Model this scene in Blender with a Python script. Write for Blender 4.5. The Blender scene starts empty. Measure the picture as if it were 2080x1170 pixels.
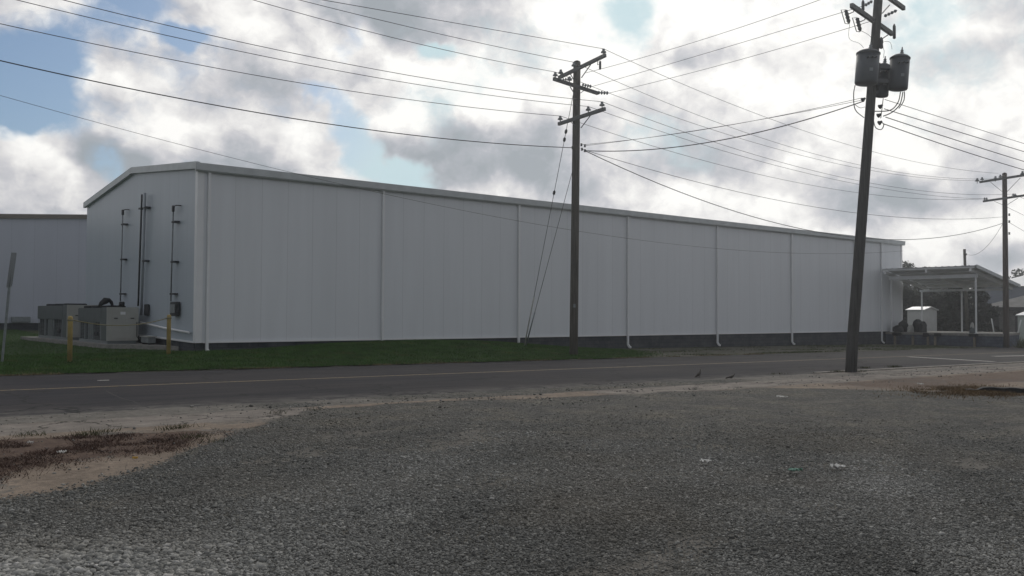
import bpy, math, random
import numpy as np
from mathutils import Vector, Matrix
random.seed(7); rng = np.random.default_rng(11)
sc = bpy.context.scene; col = sc.collection
# ------------------------------------------------------------------ camera
F, PITCH, ROLL, YAW, EYE = 1815.2, 0.0301, 0.0053, 0.6803, 1.5
K = 0.0076                                   # the ground falls gently towards +X
fw = np.array([math.sin(YAW)*math.cos(PITCH), math.cos(YAW)*math.cos(PITCH), math.sin(PITCH)])
r0 = np.array([math.cos(YAW), -math.sin(YAW), 0.0]); u0 = np.cross(r0, fw)
rt = r0*math.cos(ROLL)+u0*math.sin(ROLL); up = -r0*math.sin(ROLL)+u0*math.cos(ROLL)
cam = bpy.data.objects.new('camera', bpy.data.cameras.new('camera')); col.objects.link(cam)
cam.matrix_world = Matrix(((rt[0], up[0], -fw[0], 0), (rt[1], up[1], -fw[1], 0), (rt[2], up[2], -fw[2], EYE), (0, 0, 0, 1)))
cam.data.sensor_width = 36; cam.data.lens = F/2080*36; cam.data.clip_end = 5000; cam.data.clip_start = 0.1
sc.camera = cam
E0 = np.array([0, 0, EYE])
def ray(px, py): return rt*(px-1040)/F + up*(585-py)/F + fw          # direction of a photo point
def g(px, py, dz=0.0):                                               # where it meets the ground
    v = ray(px, py); return v*((dz-EYE)/(v[2]+K*v[0])) + E0
def onY(px, py, Y): v = ray(px, py); return v*(Y/v[1])+E0            # on a plane parallel to the long wall
def onX(px, py, X): v = ray(px, py); return v*(X/v[0])+E0            # on a plane parallel to the gable
def atZ(px, py, Z): return ray(px, py)*Z+E0                          # at a distance
def onP(px, py, P, d):                                               # on the upright plane through P along d
    n = np.array([-d[1], d[0]]); v = ray(px, py); return v*((n@np.array(P[:2]))/(n@v[:2]))+E0
# ------------------------------------------------------------------ sky and sun
SUN_AZ, SUN_EL = math.radians(52), math.radians(31)                  # heading from +Y towards +X
world = bpy.data.worlds.new('World'); sc.world = world; world.use_nodes = True
wn = world.node_tree; wn.nodes.clear()
class NT:
    def __init__(s, t): s.t = t
    def n(s, k, **kw):
        nd = s.t.nodes.new(k)
        for a, b in kw.items(): setattr(nd, a, b)
        return nd
    def put(s, sock, v):
        if isinstance(v, bpy.types.NodeSocket): s.t.links.new(v, sock)
        elif v is not None: sock.default_value = v
    def m(s, op, a, b=None, c=None, clamp=False):
        nd = s.n('ShaderNodeMath', operation=op, use_clamp=clamp)
        for i, v in enumerate((a, b, c)): s.put(nd.inputs[i], v)
        return nd.outputs[0]
    def vm(s, op, a, b=None, out=0, sc_=None):
        nd = s.n('ShaderNodeVectorMath', operation=op); s.put(nd.inputs[0], a)
        if b is not None: s.put(nd.inputs[1], b)
        if sc_ is not None: s.put(nd.inputs['Scale'], sc_)
        return nd.outputs[out]
    def noise(s, vec, scale, detail=4, rough=.5, dist=0.0, out=0):
        nd = s.n('ShaderNodeTexNoise'); s.put(nd.inputs['Vector'], vec)
        for k_, v in (('Scale', scale), ('Detail', detail), ('Roughness', rough), ('Distortion', dist)): nd.inputs[k_].default_value = v
        return nd.outputs[out]
    def vor(s, vec, scale, feature='F1', out='Distance', rnd=1.0):
        nd = s.n('ShaderNodeTexVoronoi', feature=feature); s.put(nd.inputs['Vector'], vec); nd.inputs['Scale'].default_value = scale
        nd.inputs['Randomness'].default_value = rnd
        return nd.outputs[out]
    def mr(s, v, a, b, c=0.0, d=1.0, kind='SMOOTHSTEP'):
        nd = s.n('ShaderNodeMapRange', interpolation_type=kind)
        for i, x in enumerate((v, a, b, c, d)): s.put(nd.inputs[i], x)
        return nd.outputs[0]
    def mix(s, f, a, b, mode='MIX'):
        nd = s.n('ShaderNodeMix', data_type='RGBA', blend_type=mode)
        s.put(nd.inputs[0], f); s.put(nd.inputs[6], a if isinstance(a, bpy.types.NodeSocket) else tuple(a)+((1,) if len(a) == 3 else ())); 
        s.put(nd.inputs[7], b if isinstance(b, bpy.types.NodeSocket) else tuple(b)+((1,) if len(b) == 3 else ()))
        return nd.outputs[2]
    def ramp(s, v, stops):
        nd = s.n('ShaderNodeValToRGB'); s.put(nd.inputs[0], v); cr = nd.color_ramp
        while len(cr.elements) < len(stops): cr.elements.new(.5)
        for e, (p, c) in zip(cr.elements, stops): e.position = p; e.color = tuple(c)+(1,)
        return nd.outputs[0]
W = NT(wn)
SKY = 0.10
D = W.n('ShaderNodeTexCoord').outputs['Generated']
def dirv(px, py): v = ray(px, py); return v/np.linalg.norm(v)
def blobs(lst, base=0.0):
    acc = base
    for (px, py, r, k, wt) in lst:                                   # an ellipse of sky round one direction
        c = dirv(px, py); rr = r/F
        d = W.vm('SUBTRACT', WD, tuple(c)); d = W.vm('MULTIPLY', d, (1/rr, 1/rr, k/rr)); d = W.vm('LENGTH', d, out=1)
        acc = W.m('MULTIPLY_ADD', W.mr(d, 1.25, 0.25), wt, acc)
    return acc
wob = W.vm('SUBTRACT', W.noise(D, 9, 4, .62, out=1), (.5, .5, .5)); WD = W.vm('ADD', D, W.vm('SCALE', wob, sc_=0.085))
WF = W.vm('ADD', D, W.vm('SCALE', W.vm('SUBTRACT', W.noise(D, 30, 2, .6, out=1), (.5, .5, .5)), sc_=0.022))
FL = W.vm('MULTIPLY', WF, (1, 1, 1.35))                               # clouds are wider than tall
tos = np.array([math.sin(SUN_AZ)*math.cos(SUN_EL), math.cos(SUN_AZ)*math.cos(SUN_EL), math.sin(SUN_EL)])
def puffs(vec):                                                       # round lobes on lobes
    a_ = W.noise(vec, 7.5, 7, .60); b_ = W.vor(vec, 15, 'SMOOTH_F1'); c_ = W.vor(vec, 34, 'SMOOTH_F1')
    h_ = W.m('MULTIPLY_ADD', W.m('SUBTRACT', a_, .5), 2.3, 0.0)
    h_ = W.m('MULTIPLY_ADD', W.m('SUBTRACT', .45, b_), .42, h_)
    return W.m('MULTIPLY_ADD', W.m('SUBTRACT', .45, c_), .22, h_)
fb = puffs(FL); fb2 = puffs(W.vm('ADD', FL, (.010, -.006, .034)))
holes = blobs(HOLES := [(55, 165, 120, 1.0, 1.0), (235, 25, 95, 1.2, .75), (375, 92, 45, 1.6, .75), (150, 90, 60, 1, .3), (705, 85, 55, .9, .62), (650, 192, 80, 2.2, .62), (700, 250, 62, 1.3, .62), (725, 325, 60, 1.2, .6),
    (820, 368, 95, 2.2, .85), (885, 100, 45, 1.8, .6), (1285, 25, 80, 1.3, .46), (1885, 45, 60, .9, .3), (75, 330, 30, 1, .3), (215, 345, 40, .8, .5), (20, 245, 60, 1, .6)])
cover = W.m('SUBTRACT', W.m('ADD', fb, .72), W.m('MULTIPLY', holes, 1.12))
front = W.mr(W.vm('DOT_PRODUCT', D, tuple(fw), out=1), .35, .75)      # the overcast side; behind the camera the sky is half clear
cover = W.m('ADD', cover, W.m('MULTIPLY_ADD', front, .18, -.18))
sp = W.n('ShaderNodeSeparateXYZ'); wn.links.new(D, sp.inputs[0]); low = W.m('MULTIPLY', W.mr(sp.outputs[2], .20, .05), .45)
cover = W.m('ADD', cover, low)
alpha = W.mr(cover, .0, .66)
lite = blobs([(1180, 60, 150, 1, .25), (1560, 120, 300, 1, .17), (1960, 330, 330, 1.2, .16), (300, 260, 130, 1.3, .24), (90, 330, 90, 1, .18), (480, 60, 110, 1, .22), (900, 210, 170, 1.4, .26), (600, 270, 60, .8, .22), (1480, 420, 150, 2, .1), (1000, 385, 70, 2, .25),
    (175, 300, 70, 1.6, -.55), (240, 345, 80, 1.4, -.5), (520, 318, 110, 2.0, -.42), (330, 335, 110, 2.5, -.3), (860, 15, 200, 2.2, -.62), (700, 0, 90, 1.4, -.3), (940, 320, 210, 2.6, -.6), (1150, 350, 160, 2.6, -.38), (850, 295, 90, 2, -.2), (1390, 352, 140, 2.2, -.45), (1440, 108, 60, 1.6, -.4), (1390, 110, 40, 1.6, -.25),
    (1950, 125, 120, 1.6, -.28), (1780, 420, 160, 1.7, -.42), (1930, 380, 110, 2, -.3), (1560, 280, 90, 2, -.2), (2030, 260, 110, 1.5, -.12), (430, 165, 120, 1.8, -.16), (700, 420, 200, 3, -.1), (1280, 210, 60, 2, -.2), (1150, 250, 90, 2, -.2)], .60)
relief = W.m('MULTIPLY', W.m('SUBTRACT', fb, fb2), .9)
lite = W.m('ADD', lite, relief); lite = W.m('MULTIPLY_ADD', W.m('SUBTRACT', W.noise(FL, 14, 5, .55), .5), .95, lite)
lite = W.m('ADD', lite, W.m('MULTIPLY', W.mr(cover, .9, .25), .16))
sung = W.mr(W.vm('DISTANCE', D, tuple(tos), out=1), 1.0, 0.05)         # clouds glow more towards the hidden sun
lite = W.m('ADD', lite, W.m('MULTIPLY_ADD', sung, .33, -.12))
S = 1/SKY
cloud = W.ramp(lite, [(0.0, (.32, .35, .38)), (.28, (.41, .43, .465)), (.50, (.55, .55, .575)), (.72, (.73, .72, .715)), (1.0, (.95, .94, .91))])
cloud = W.mix(1.0, cloud, (S, S, S), 'MULTIPLY')
sky = W.n('ShaderNodeTexSky', sky_type='NISHITA'); sky.sun_disc = False
sky.sun_elevation = SUN_EL; sky.sun_rotation = SUN_AZ; sky.air_density = 1.0; sky.dust_density = 1.5; sky.ozone_density = 1.2; sky.altitude = 0
blue = W.mix(1.0, sky.outputs[0], (.50, .60, .70), 'MULTIPLY'); blue = W.mix(1.0, blue, (5.2, 6.6, 7.0), 'DARKEN')
behind = W.mr(W.vm('DOT_PRODUCT', D, tuple(fw), out=1), .6, -.4)
cloud = W.mix(W.m('MULTIPLY', behind, .62), cloud, (2.0, 2.05, 2.15))   # clouds away from the sun are duller
tot = W.mix(alpha, blue, cloud)
bg = W.n('ShaderNodeBackground'); wn.links.new(tot, bg.inputs[0]); bg.inputs[1].default_value = SKY
wo = W.n('ShaderNodeOutputWorld'); wn.links.new(bg.outputs[0], wo.inputs[0])
world.cycles.sampling_method = 'MANUAL'; world.cycles.sample_map_resolution = 512
sl = bpy.data.lights.new('sun', 'SUN'); sl.energy = 0.9; sl.angle = math.radians(22); sl.color = (1, .95, .88)
so = bpy.data.objects.new('sun', sl); col.objects.link(so); so.rotation_euler = Vector(tos).to_track_quat('Z', 'Y').to_euler(); so.location = (20, 20, 40)
sc.view_settings.view_transform = 'Standard'; sc.view_settings.look = 'None'; sc.view_settings.exposure = 0.12; sc.view_settings.gamma = 1
sc.cycles.max_bounces = 5; sc.cycles.use_denoising = True
# ------------------------------------------------------------------ helpers
def mat(name, colr, rough=.6, metal=0.0, nscale=0, namp=.15, bump=0.0, bscale=40, spec=.4, fn=None, nvec=(1, 1, 1)):
    m = bpy.data.materials.new(name); m.use_nodes = True; t = NT(m.node_tree); b = m.node_tree.nodes['Principled BSDF']
    b.inputs['Roughness'].default_value = rough; b.inputs['Metallic'].default_value = metal; b.inputs['Specular IOR Level'].default_value = spec
    P = t.n('ShaderNodeNewGeometry').outputs['Position']; P = t.vm('MULTIPLY', P, nvec)
    c = tuple(colr)+(1,)
    if nscale:
        nz = t.noise(P, nscale, 5, .6)
        lo = tuple(x*(1-namp) for x in colr); hi = tuple(min(1, x*(1+namp)) for x in colr)
        c = t.ramp(nz, [(.3, lo), (.7, hi)])
    if fn: c = fn(t, P, c, b)
    t.put(b.inputs['Base Color'], c)
    if bump and not (fn and b.inputs['Normal'].is_linked):
        bn = t.n('ShaderNodeBump'); bn.inputs['Strength'].default_value = bump; bn.inputs['Distance'].default_value = .02
        t.put(bn.inputs['Height'], t.noise(P, bscale, 4, .6)); m.node_tree.links.new(bn.outputs[0], b.inputs['Normal'])
    return m
ORG = {}
def empty(name, loc, label, cat, group=None):
    o = bpy.data.objects.new(name, None); col.objects.link(o); o.location = tuple(loc); o.empty_display_size = .3
    ORG[o.name] = np.array(loc, float); tag(o, label, cat, group); return o
def tag(o, label=None, cat=None, group=None, kind=None):
    for k_, v in (('label', label), ('category', cat), ('group', group), ('kind', kind)):
        if v: o[k_] = v
    return o
class MB:
    def __init__(s): s.v = []; s.f = []; s.sm = []
    def add(s, vs, fs, smooth=False):
        n = len(s.v); s.v += [tuple(map(float, x)) for x in vs]; s.f += [tuple(i+n for i in f) for f in fs]; s.sm += [smooth]*len(fs); return s
    def box(s, a, b, M=None, bev=0.0):
        (x0, y0, z0), (x1, y1, z1) = a, b
        if bev:
            import bmesh as bmm
            bm = bmm.new(); bmm.ops.create_cube(bm, size=1)
            for v in bm.verts: v.co = Vector(((x0+x1)/2+v.co.x*(x1-x0), (y0+y1)/2+v.co.y*(y1-y0), (z0+z1)/2+v.co.z*(z1-z0)))
            bmm.ops.bevel(bm, geom=bm.edges[:], offset=bev, segments=2, affect='EDGES')
            bm.verts.index_update(); vs = [v.co.copy() for v in bm.verts]; fs = [[v.index for v in f.verts] for f in bm.faces]; bm.free()
        else:
            vs = [Vector((x, y, z)) for z in (z0, z1) for y in (y0, y1) for x in (x0, x1)]
            fs = [(0, 2, 3, 1), (4, 5, 7, 6), (0, 1, 5, 4), (2, 6, 7, 3), (0, 4, 6, 2), (1, 3, 7, 5)]
        if M is not None: vs = [M @ v for v in vs]
        return s.add(vs, fs)
    def beam(s, p, q, w, h, upv=(0, 0, 1)):                           # a squared bar from p to q
        p, q = Vector(p), Vector(q); d = (q-p).normalized(); sd = d.cross(Vector(upv)).normalized(); u = sd.cross(d)
        vs = [c+sd*a*w/2+u*b*h/2 for c in (p, q) for a, b in ((-1, -1), (1, -1), (1, 1), (-1, 1))]
        return s.add(vs, [(0, 1, 2, 3), (7, 6, 5, 4), (0, 4, 5, 1), (1, 5, 6, 2), (2, 6, 7, 3), (3, 7, 4, 0)])
    def tube(s, pts, r, n=10, cap=True, smooth=True):
        pts = [Vector(p) for p in pts]; rr = r if isinstance(r, (list, tuple)) else [r]*len(pts); m = len(pts)
        d0 = (pts[1]-pts[0]).normalized(); a = d0.cross(Vector((0, 0, 1)))
        if a.length < .05: a = d0.cross(Vector((1, 0, 0)))
        a.normalize(); vs = []
        for i, p in enumerate(pts):
            d = (pts[min(i+1, m-1)]-pts[max(i-1, 0)]).normalized(); a = (a-d*a.dot(d)).normalized(); b = d.cross(a)
            vs += [p+(a*math.cos(t)+b*math.sin(t))*rr[i] for t in (2*math.pi*k/n for k in range(n))]
        fs = [(i*n+k, i*n+(k+1) % n, (i+1)*n+(k+1) % n, (i+1)*n+k) for i in range(m-1) for k in range(n)]
        s.add(vs, fs, smooth)
        if cap: s.f += [tuple(len(s.v)-m*n+k for k in range(n))[::-1], tuple(len(s.v)-n+k for k in range(n))]; s.sm += [False, False]
        return s
    def lathe(s, p, prof, axis=(0, 0, 1), n=14):                      # prof: (radius, distance along axis)
        ax = Vector(axis).normalized(); p = Vector(p)
        return s.tube([p+ax*t for r, t in prof], [r for r, t in prof], n)
    def poly(s, pts): return s.add(pts, [tuple(range(len(pts)))])
    def prism(s, pts, d):                                             # a flat outline given depth d
        n = len(pts); d = np.array(d, float); pts = [np.array(p, float) for p in pts]
        return s.add(pts+[p+d for p in pts], [tuple(range(n))[::-1], tuple(range(n, 2*n))]+[(i, (i+1) % n, n+(i+1) % n, n+i) for i in range(n)])
    def build(s, name, m, parent=None, loc=None):
        me = bpy.data.meshes.new(name); o = bpy.data.objects.new(name, me); col.objects.link(o)
        if parent is not None: org = ORG[parent.name]; o.parent = parent
        else: org = np.array(loc if loc is not None else np.mean(np.array(s.v), 0)); o.location = tuple(org)
        ORG[o.name] = org
        me.from_pydata([tuple(np.array(v)-org) for v in s.v], [], s.f); me.polygons.foreach_set('use_smooth', s.sm); me.materials.append(m); me.update()
        bmx = bmesh.new(); bmx.from_mesh(me); bmesh.ops.recalc_face_normals(bmx, faces=bmx.faces[:]); bmx.to_mesh(me); bmx.free()
        return o
import bmesh
def bigmesh(name, V, Fc, m, smooth=False, attrs=None, loc=(0, 0, 0)):
    me = bpy.data.meshes.new(name); V = np.asarray(V, np.float32)-np.array(loc, np.float32); Fc = np.asarray(Fc, np.int32); k = Fc.shape[1]
    me.vertices.add(len(V)); me.vertices.foreach_set('co', V.ravel()); me.loops.add(Fc.size); me.loops.foreach_set('vertex_index', Fc.ravel())
    me.polygons.add(len(Fc)); me.polygons.foreach_set('loop_start', np.arange(0, Fc.size, k, dtype=np.int32))
    if smooth: me.polygons.foreach_set('use_smooth', np.ones(len(Fc), bool))
    me.update(calc_edges=True)
    for a, v in (attrs or {}).items():
        at = me.attributes.new(a, 'FLOAT', 'POINT'); at.data.foreach_set('value', np.asarray(v, np.float32).ravel())
    me.materials.append(m); o = bpy.data.objects.new(name, me); col.objects.link(o); o.location = loc; ORG[o.name] = np.array(loc, float); return o
def attr(t, name): n_ = t.n('ShaderNodeAttribute', attribute_name=name); return n_.outputs['Fac']
def bumpn(t, b, h, s_=.5, d=.02):
    n_ = t.n('ShaderNodeBump'); n_.inputs['Strength'].default_value = s_; n_.inputs['Distance'].default_value = d
    t.put(n_.inputs['Height'], h); t.t.links.new(n_.outputs[0], b.inputs['Normal'])
def hsh(i, j, s=0): return (np.sin(i*127.1+j*311.7+s*74.7)*43758.5453) % 1.0
def vn(x, y, s=0):                                                    # smooth value noise
    i, j = np.floor(x), np.floor(y); fx, fy = x-i, y-j; fx = fx*fx*(3-2*fx); fy = fy*fy*(3-2*fy)
    return (hsh(i, j, s)*(1-fx)+hsh(i+1, j, s)*fx)*(1-fy)+(hsh(i, j+1, s)*(1-fx)+hsh(i+1, j+1, s)*fx)*fy
def fbm(x, y, s=0, o=4): return sum(vn(x*2**k, y*2**k, s+k)*.5**k for k in range(o))/sum(.5**k for k in range(o))
def sst(x, a, b): t = np.clip((x-a)/(b-a), 0, 1); return t*t*(3-2*t)
def zbase(X): return -K*np.clip(X, -150, 400)
Ynear = lambda X: np.where(X < 20, 14.58+.024*X, 15.06)
Yfar = lambda X: 24.17+.0189*X
def mound(X, Y):
    a = .10+.03*sst(X, 6, 12)+.10*sst(X, 13, 17)+.26*np.exp(-((X-21.5)/6.0)**2); a = a*(1-sst(X, 24, 34)); b = sst(Y, Yfar(X)+.1, 31.5)
    return a*b**.8+.35*sst(Y, 50, 70)*(1-sst(X, 12, 20))
def zg(X, Y): return zbase(X)+np.where(Y > 24, mound(X, Y), 0)
def gnd(px, py):                                                      # photo point on the lawn or ground, iterating on its height
    dz = 0.0
    for _ in range(25): p = g(px, py, dz); dz = .5*dz+.5*float(zg(p[0], p[1])-zbase(p[0]))
    return p
def grid(x0, x1, y0, y1, dx, dy, warpx=None):
    xs = np.arange(x0, x1+dx/2, dx) if warpx is None else warpx; ys = np.arange(y0, y1+dy/2, dy); X, Y = np.meshgrid(xs, ys); n, m_ = len(xs), len(ys)
    i = (np.arange(m_-1)[:, None]*n+np.arange(n-1)[None]).ravel(); return X, Y, np.stack([i, i+1, i+n+1, i+n], 1)
# ------------------------------------------------------------------ ground materials
def f_gravel_lot(t, P, c, b):
    gr, sa, we, wk = attr(t, 'gravel'), attr(t, 'sand'), attr(t, 'weed'), attr(t, 'walk')
    n1 = t.noise(P, 9, 5, .65); n2 = t.noise(P, 45, 3, .6); n3 = t.noise(P, 1.1, 5, .6)
    va = t.vor(P, 66); vc = t.vor(P, 66, out='Color'); vb = t.vor(P, 24, out='Color'); 
    s1 = t.n('ShaderNodeSeparateColor'); t.put(s1.inputs[0], vc); s2 = t.n('ShaderNodeSeparateColor'); t.put(s2.inputs[0], vb)
    stone = t.m('ADD', t.m('MULTIPLY', s1.outputs[0], .6), t.m('MULTIPLY', s2.outputs[1], .4))
    gc = t.ramp(stone, [(0, (.048, .048, .045)), (.35, (.122, .121, .113)), (.7, (.215, .211, .196)), (1, (.35, .34, .32))])
    tone = t.ramp(n3, [(.32, (.74, .75, .76)), (.5, (.98, .97, .94)), (.70, (1.30, 1.22, 1.08))]); gc = t.mix(1, gc, tone, 'MULTIPLY')
    gap = t.mr(va, .25, .75, 1, .45); gc = t.mix(1, gc, t.ramp(gap, [(0, (0, 0, 0)), (1, (1, 1, 1))]), 'MULTIPLY')
    sc_ = t.ramp(n1, [(.25, (.14, .112, .088)), (.5, (.215, .172, .134)), (.8, (.30, .245, .195))])
    sc_ = t.mix(t.mr(n2, .58, .72), sc_, (.10, .085, .07))
    wc = t.ramp(n1, [(.25, (.052, .034, .028)), (.5, (.098, .066, .050)), (.8, (.17, .122, .09))])
    kc = t.ramp(t.noise(P, 3, 6, .7), [(.3, (.16, .142, .125)), (.6, (.235, .21, .185)), (.8, (.32, .29, .25))])
    kc = t.mix(t.mr(n2, .6, .75), kc, (.12, .11, .10))
    j = t.m('ADD', t.m('MULTIPLY', t.m('SUBTRACT', n1, .5), .9), t.m('MULTIPLY', t.m('SUBTRACT', n2, .5), .9))
    big_ = t.ramp(t.noise(P, 1.7, 6, .68), [(.3, (.72, .72, .72)), (.7, (1.22, 1.22, 1.22))]); med_ = t.ramp(t.noise(P, 11, 6, .75), [(.3, (.66, .66, .66)), (.7, (1.30, 1.30, 1.30))]); gc = t.mix(1, gc, med_, 'MULTIPLY'); sc_ = t.mix(1, sc_, big_, 'MULTIPLY'); kc = t.mix(1, kc, big_, 'MULTIPLY')
    ck = t.vor(t.vm('ADD', P, t.vm('SCALE', t.noise(P, 2.2, 4, .6, out=1), sc_=.8)), .62, 'DISTANCE_TO_EDGE'); kc = t.mix(t.mr(ck, .022, .006), kc, (.045, .04, .035))
    def k_(a, lo=.42, hi=.58): return t.mr(t.m('ADD', a, j), lo, hi)
    o = t.ramp(n1, [(.25, (.09, .085, .075)), (.5, (.15, .14, .124)), (.75, (.23, .212, .185))]); o = t.mix(1, o, big_, 'MULTIPLY')     # trodden dust between
    o = t.mix(k_(sa), o, sc_); o = t.mix(k_(wk), o, kc); o = t.mix(k_(we), o, wc); o = t.mix(k_(gr), o, gc)
    hb = t.m('ADD', t.m('MULTIPLY', t.m('MULTIPLY', t.m('SUBTRACT', 1, va), k_(gr)), .9), t.m('MULTIPLY', n2, .5))
    bumpn(t, b, hb, .9, .02); return o
LOT = mat('lot_ground', (.2, .2, .2), .95, spec=.15, fn=f_gravel_lot)
def f_road(t, P, c, b):
    px_ = t.n('ShaderNodeSeparateXYZ'); t.put(px_.inputs[0], P)
    n1 = t.noise(P, .35, 5, .6); n2 = t.noise(P, 60, 3, .6); n3 = t.noise(t.vm('MULTIPLY', P, (.35, 2.2, 1)), .9, 4, .6)
    o = t.ramp(n3, [(.3, (.030, .030, .035)), (.7, (.048, .047, .051))]); o = t.mix(1, o, t.ramp(n1, [(.3, (.85, .86, .9)), (.7, (1.25, 1.18, 1.08))]), 'MULTIPLY')
    dust = t.mr(px_.outputs[1], 16.2, 14.6); dust = t.m('MULTIPLY', dust, t.mr(t.noise(P, 2.5, 5, .7), .3, .7)); o = t.mix(t.m('MULTIPLY', dust, .8), o, (.18, .17, .155))
    far = t.mr(px_.outputs[0], 22, 46); o = t.mix(t.m('MULTIPLY', far, .42), o, (.125, .12, .11))
    o = t.mix(t.m('MULTIPLY', t.mr(n2, .45, .7), .22), o, (.14, .135, .13))
    cr = t.vor(t.vm('ADD', P, t.vm('SCALE', t.noise(P, 1.2, 3, .6, out=1), sc_=1.3)), .22, 'DISTANCE_TO_EDGE'); o = t.mix(t.mr(cr, .010, .002), o, (.03, .03, .03))
    bumpn(t, b, n2, .35, .01); return o
ROAD = mat('asphalt', (.07, .07, .07), .95, spec=.06, fn=f_road)
def worn(colr, under=(.10, .097, .092), thr=.5):
    def f(t, P, c, b):
        n_ = t.noise(P, 14, 5, .75); k_ = t.mr(n_, thr-.07, thr+.07); return t.mix(k_, under, colr)
    return f
YEL = mat('worn_yellow_paint', (1, 1, 1), .8, fn=worn((.28, .20, .095), thr=.47))
WHT = mat('worn_white_paint', (1, 1, 1), .8, fn=worn((.52, .50, .47), (.16, .15, .14), thr=.42))
def f_dirt(t, P, c, b):
    n1 = t.noise(P, 1.6, 6, .65); n2 = t.noise(P, 22, 4, .7)
    o = t.ramp(n2, [(.3, (.055, .054, .045)), (.5, (.105, .10, .084)), (.75, (.20, .19, .16))])
    gsel = t.mr(n1, .48, .62); o = t.mix(t.m('MULTIPLY', gsel, .8), o, (.036, .050, .020)); bumpn(t, b, n2, .6, .03); return o
DIRT = mat('verge_dirt', (.1, .1, .1), .95, spec=.1, fn=f_dirt)
def f_lawn(t, P, c, b):
    n1 = t.noise(P, 1.1, 5, .6); n2 = t.noise(P, 26, 4, .7)
    o = t.ramp(n2, [(.3, (.017, .036, .010)), (.5, (.032, .062, .017)), (.75, (.058, .085, .03))]); o = t.mix(t.m('MULTIPLY', t.mr(n1, .58, .72), .5), o, (.06, .052, .028)); bumpn(t, b, n2, .7, .04); return o
LAWN = mat('lawn_ground', (.05, .06, .02), .95, spec=.1, fn=f_lawn)
FIELD = mat('field', (.055, .065, .035), .95, nscale=.3, namp=.35, bump=.5, bscale=8, spec=.1)
# ------------------------------------------------------------------ ground sheets
xs = np.concatenate([-np.geomspace(500, 60, 10), np.linspace(-50, 120, 60), np.geomspace(140, 900, 12)])
ys = np.concatenate([-np.geomspace(300, 20, 8), np.linspace(-12, 24, 13), np.linspace(28, 80, 27), np.geomspace(95, 900, 12)])
X, Y = np.meshgrid(xs, ys); n = len(xs); i = (np.arange(len(ys)-1)[:, None]*n+np.arange(n-1)[None]).ravel()
o = bigmesh('ground', np.stack([X, Y, zg(X, Y)-.055], -1).reshape(-1, 3), np.stack([i, i+1, i+n+1, i+n], 1), FIELD, True); tag(o, kind='structure')
def strip(name, x0, x1, ya, yb, nx, ny, m, dz, jit=0.0, zf=None):
    xs_ = np.linspace(x0, x1, nx); A = ya(xs_) if callable(ya) else np.full(nx, float(ya)); B = yb(xs_) if callable(yb) else np.full(nx, float(yb))
    if jit: B = B+(fbm(xs_*1.7, xs_*0+3, 5)-.5)*jit
    t_ = np.linspace(0, 1, ny)[:, None]; Xs = np.repeat(xs_[None], ny, 0); Ys = A[None]*(1-t_)+B[None]*t_
    Z = (zf or (lambda a, b_: zbase(a)))(Xs, Ys)+dz; i_ = (np.arange(ny-1)[:, None]*nx+np.arange(nx-1)[None]).ravel()
    return bigmesh(name, np.stack([Xs, Ys, Z], -1).reshape(-1, 3), np.stack([i_, i_+1, i_+nx+1, i_+nx], 1), m, True)
tag(strip('road', -60, 200, lambda x: Ynear(x)-.5, lambda x: Yfar(x)+.35, 521, 3, ROAD, .0), kind='structure')
yc = lambda x: 19.75+.019*x
tag(strip('road_line', -60, 57, lambda x: yc(x)-.06, lambda x: yc(x)+.06, 400, 2, YEL, .004), kind='structure')
def flatquad(name, pts, m, dz):
    mb = MB(); mb.poly([(p[0], p[1], zbase(p[0])+dz) for p in pts]); o_ = mb.build(name, m); tag(o_, kind='structure'); return o_
def mark(pa, pb, wd):
    a, b_ = g(*pa)[:2], g(*pb)[:2]; d = (b_-a)/np.linalg.norm(b_-a); n_ = np.array([-d[1], d[0]])*wd/2; flatquad('road_marking', [a-n_, b_-n_, b_+n_, a+n_], WHT, .009)
mark((1845, 725), (2020, 735), .30); mark((2018, 724), (2110, 722.3), .34); mark((198, 773.5), (222, 772.8), .13)
# road edge crack seen at left
mb = MB(); pts = [g(px, py) for px, py in [(215, 794), (232, 803), (252, 811), (270, 815), (283, 822), (303, 829)]]
for a, b_ in zip(pts, pts[1:]):
    d = (b_-a)[:2]; n_ = np.array([-d[1], d[0]])/np.linalg.norm(d)*.018; mb.poly([(a[0]-n_[0], a[1]-n_[1], a[2]+.004), (b_[0]-n_[0], b_[1]-n_[1], b_[2]+.004), (b_[0]+n_[0], b_[1]+n_[1], b_[2]+.004), (a[0]+n_[0], a[1]+n_[1], a[2]+.004)])
tag(mb.build('road_crack', mat('crack_tar', (.02, .02, .02), .9)), kind='structure')
# verge between road and building, then the lawn on top of it
tag(strip('verge', -60, 75, lambda x: Yfar(x)+.05, 33.4, 400, 24, DIRT, .006, zf=zg), kind='structure')
tag(strip('field_behind', -70, 11.6, 33.4, 75, 60, 60, LAWN, .006, zf=zg), kind='structure')
Xg, Yg, Fg = grid(-30, 35, 24.2, 33.3, .25, .13)
edge = Yfar(Xg)+.15+(fbm(Xg*1.3, Xg*0, 3)-.5)*.5; Xend = 27+8*(fbm(Yg*.4, Yg*0+9, 8)-.2)
Yg2 = edge+(33.3-edge)*((Yg-24.2)/9.1); m_ = (Xg < Xend+1.5*(Yg2 > 28.5)).ravel()
Fk = Fg[m_[Fg].all(1)]
tag(bigmesh('lawn', np.stack([Xg, Yg2, zg(Xg, Yg2)+.02+.02*fbm(Xg*4, Yg2*4, 1)], -1).reshape(-1, 3), Fk, LAWN, True), kind='structure')
GRASS = mat('grass_blades', (.050, .105, .024), .8, nscale=1.2, namp=.45, spec=.1, fn=lambda t, P, c, b: t.mix(t.m('MULTIPLY', t.mr(t.noise(P, .9, 5, .65), .52, .70), .6), c, (.12, .11, .045)))
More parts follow.
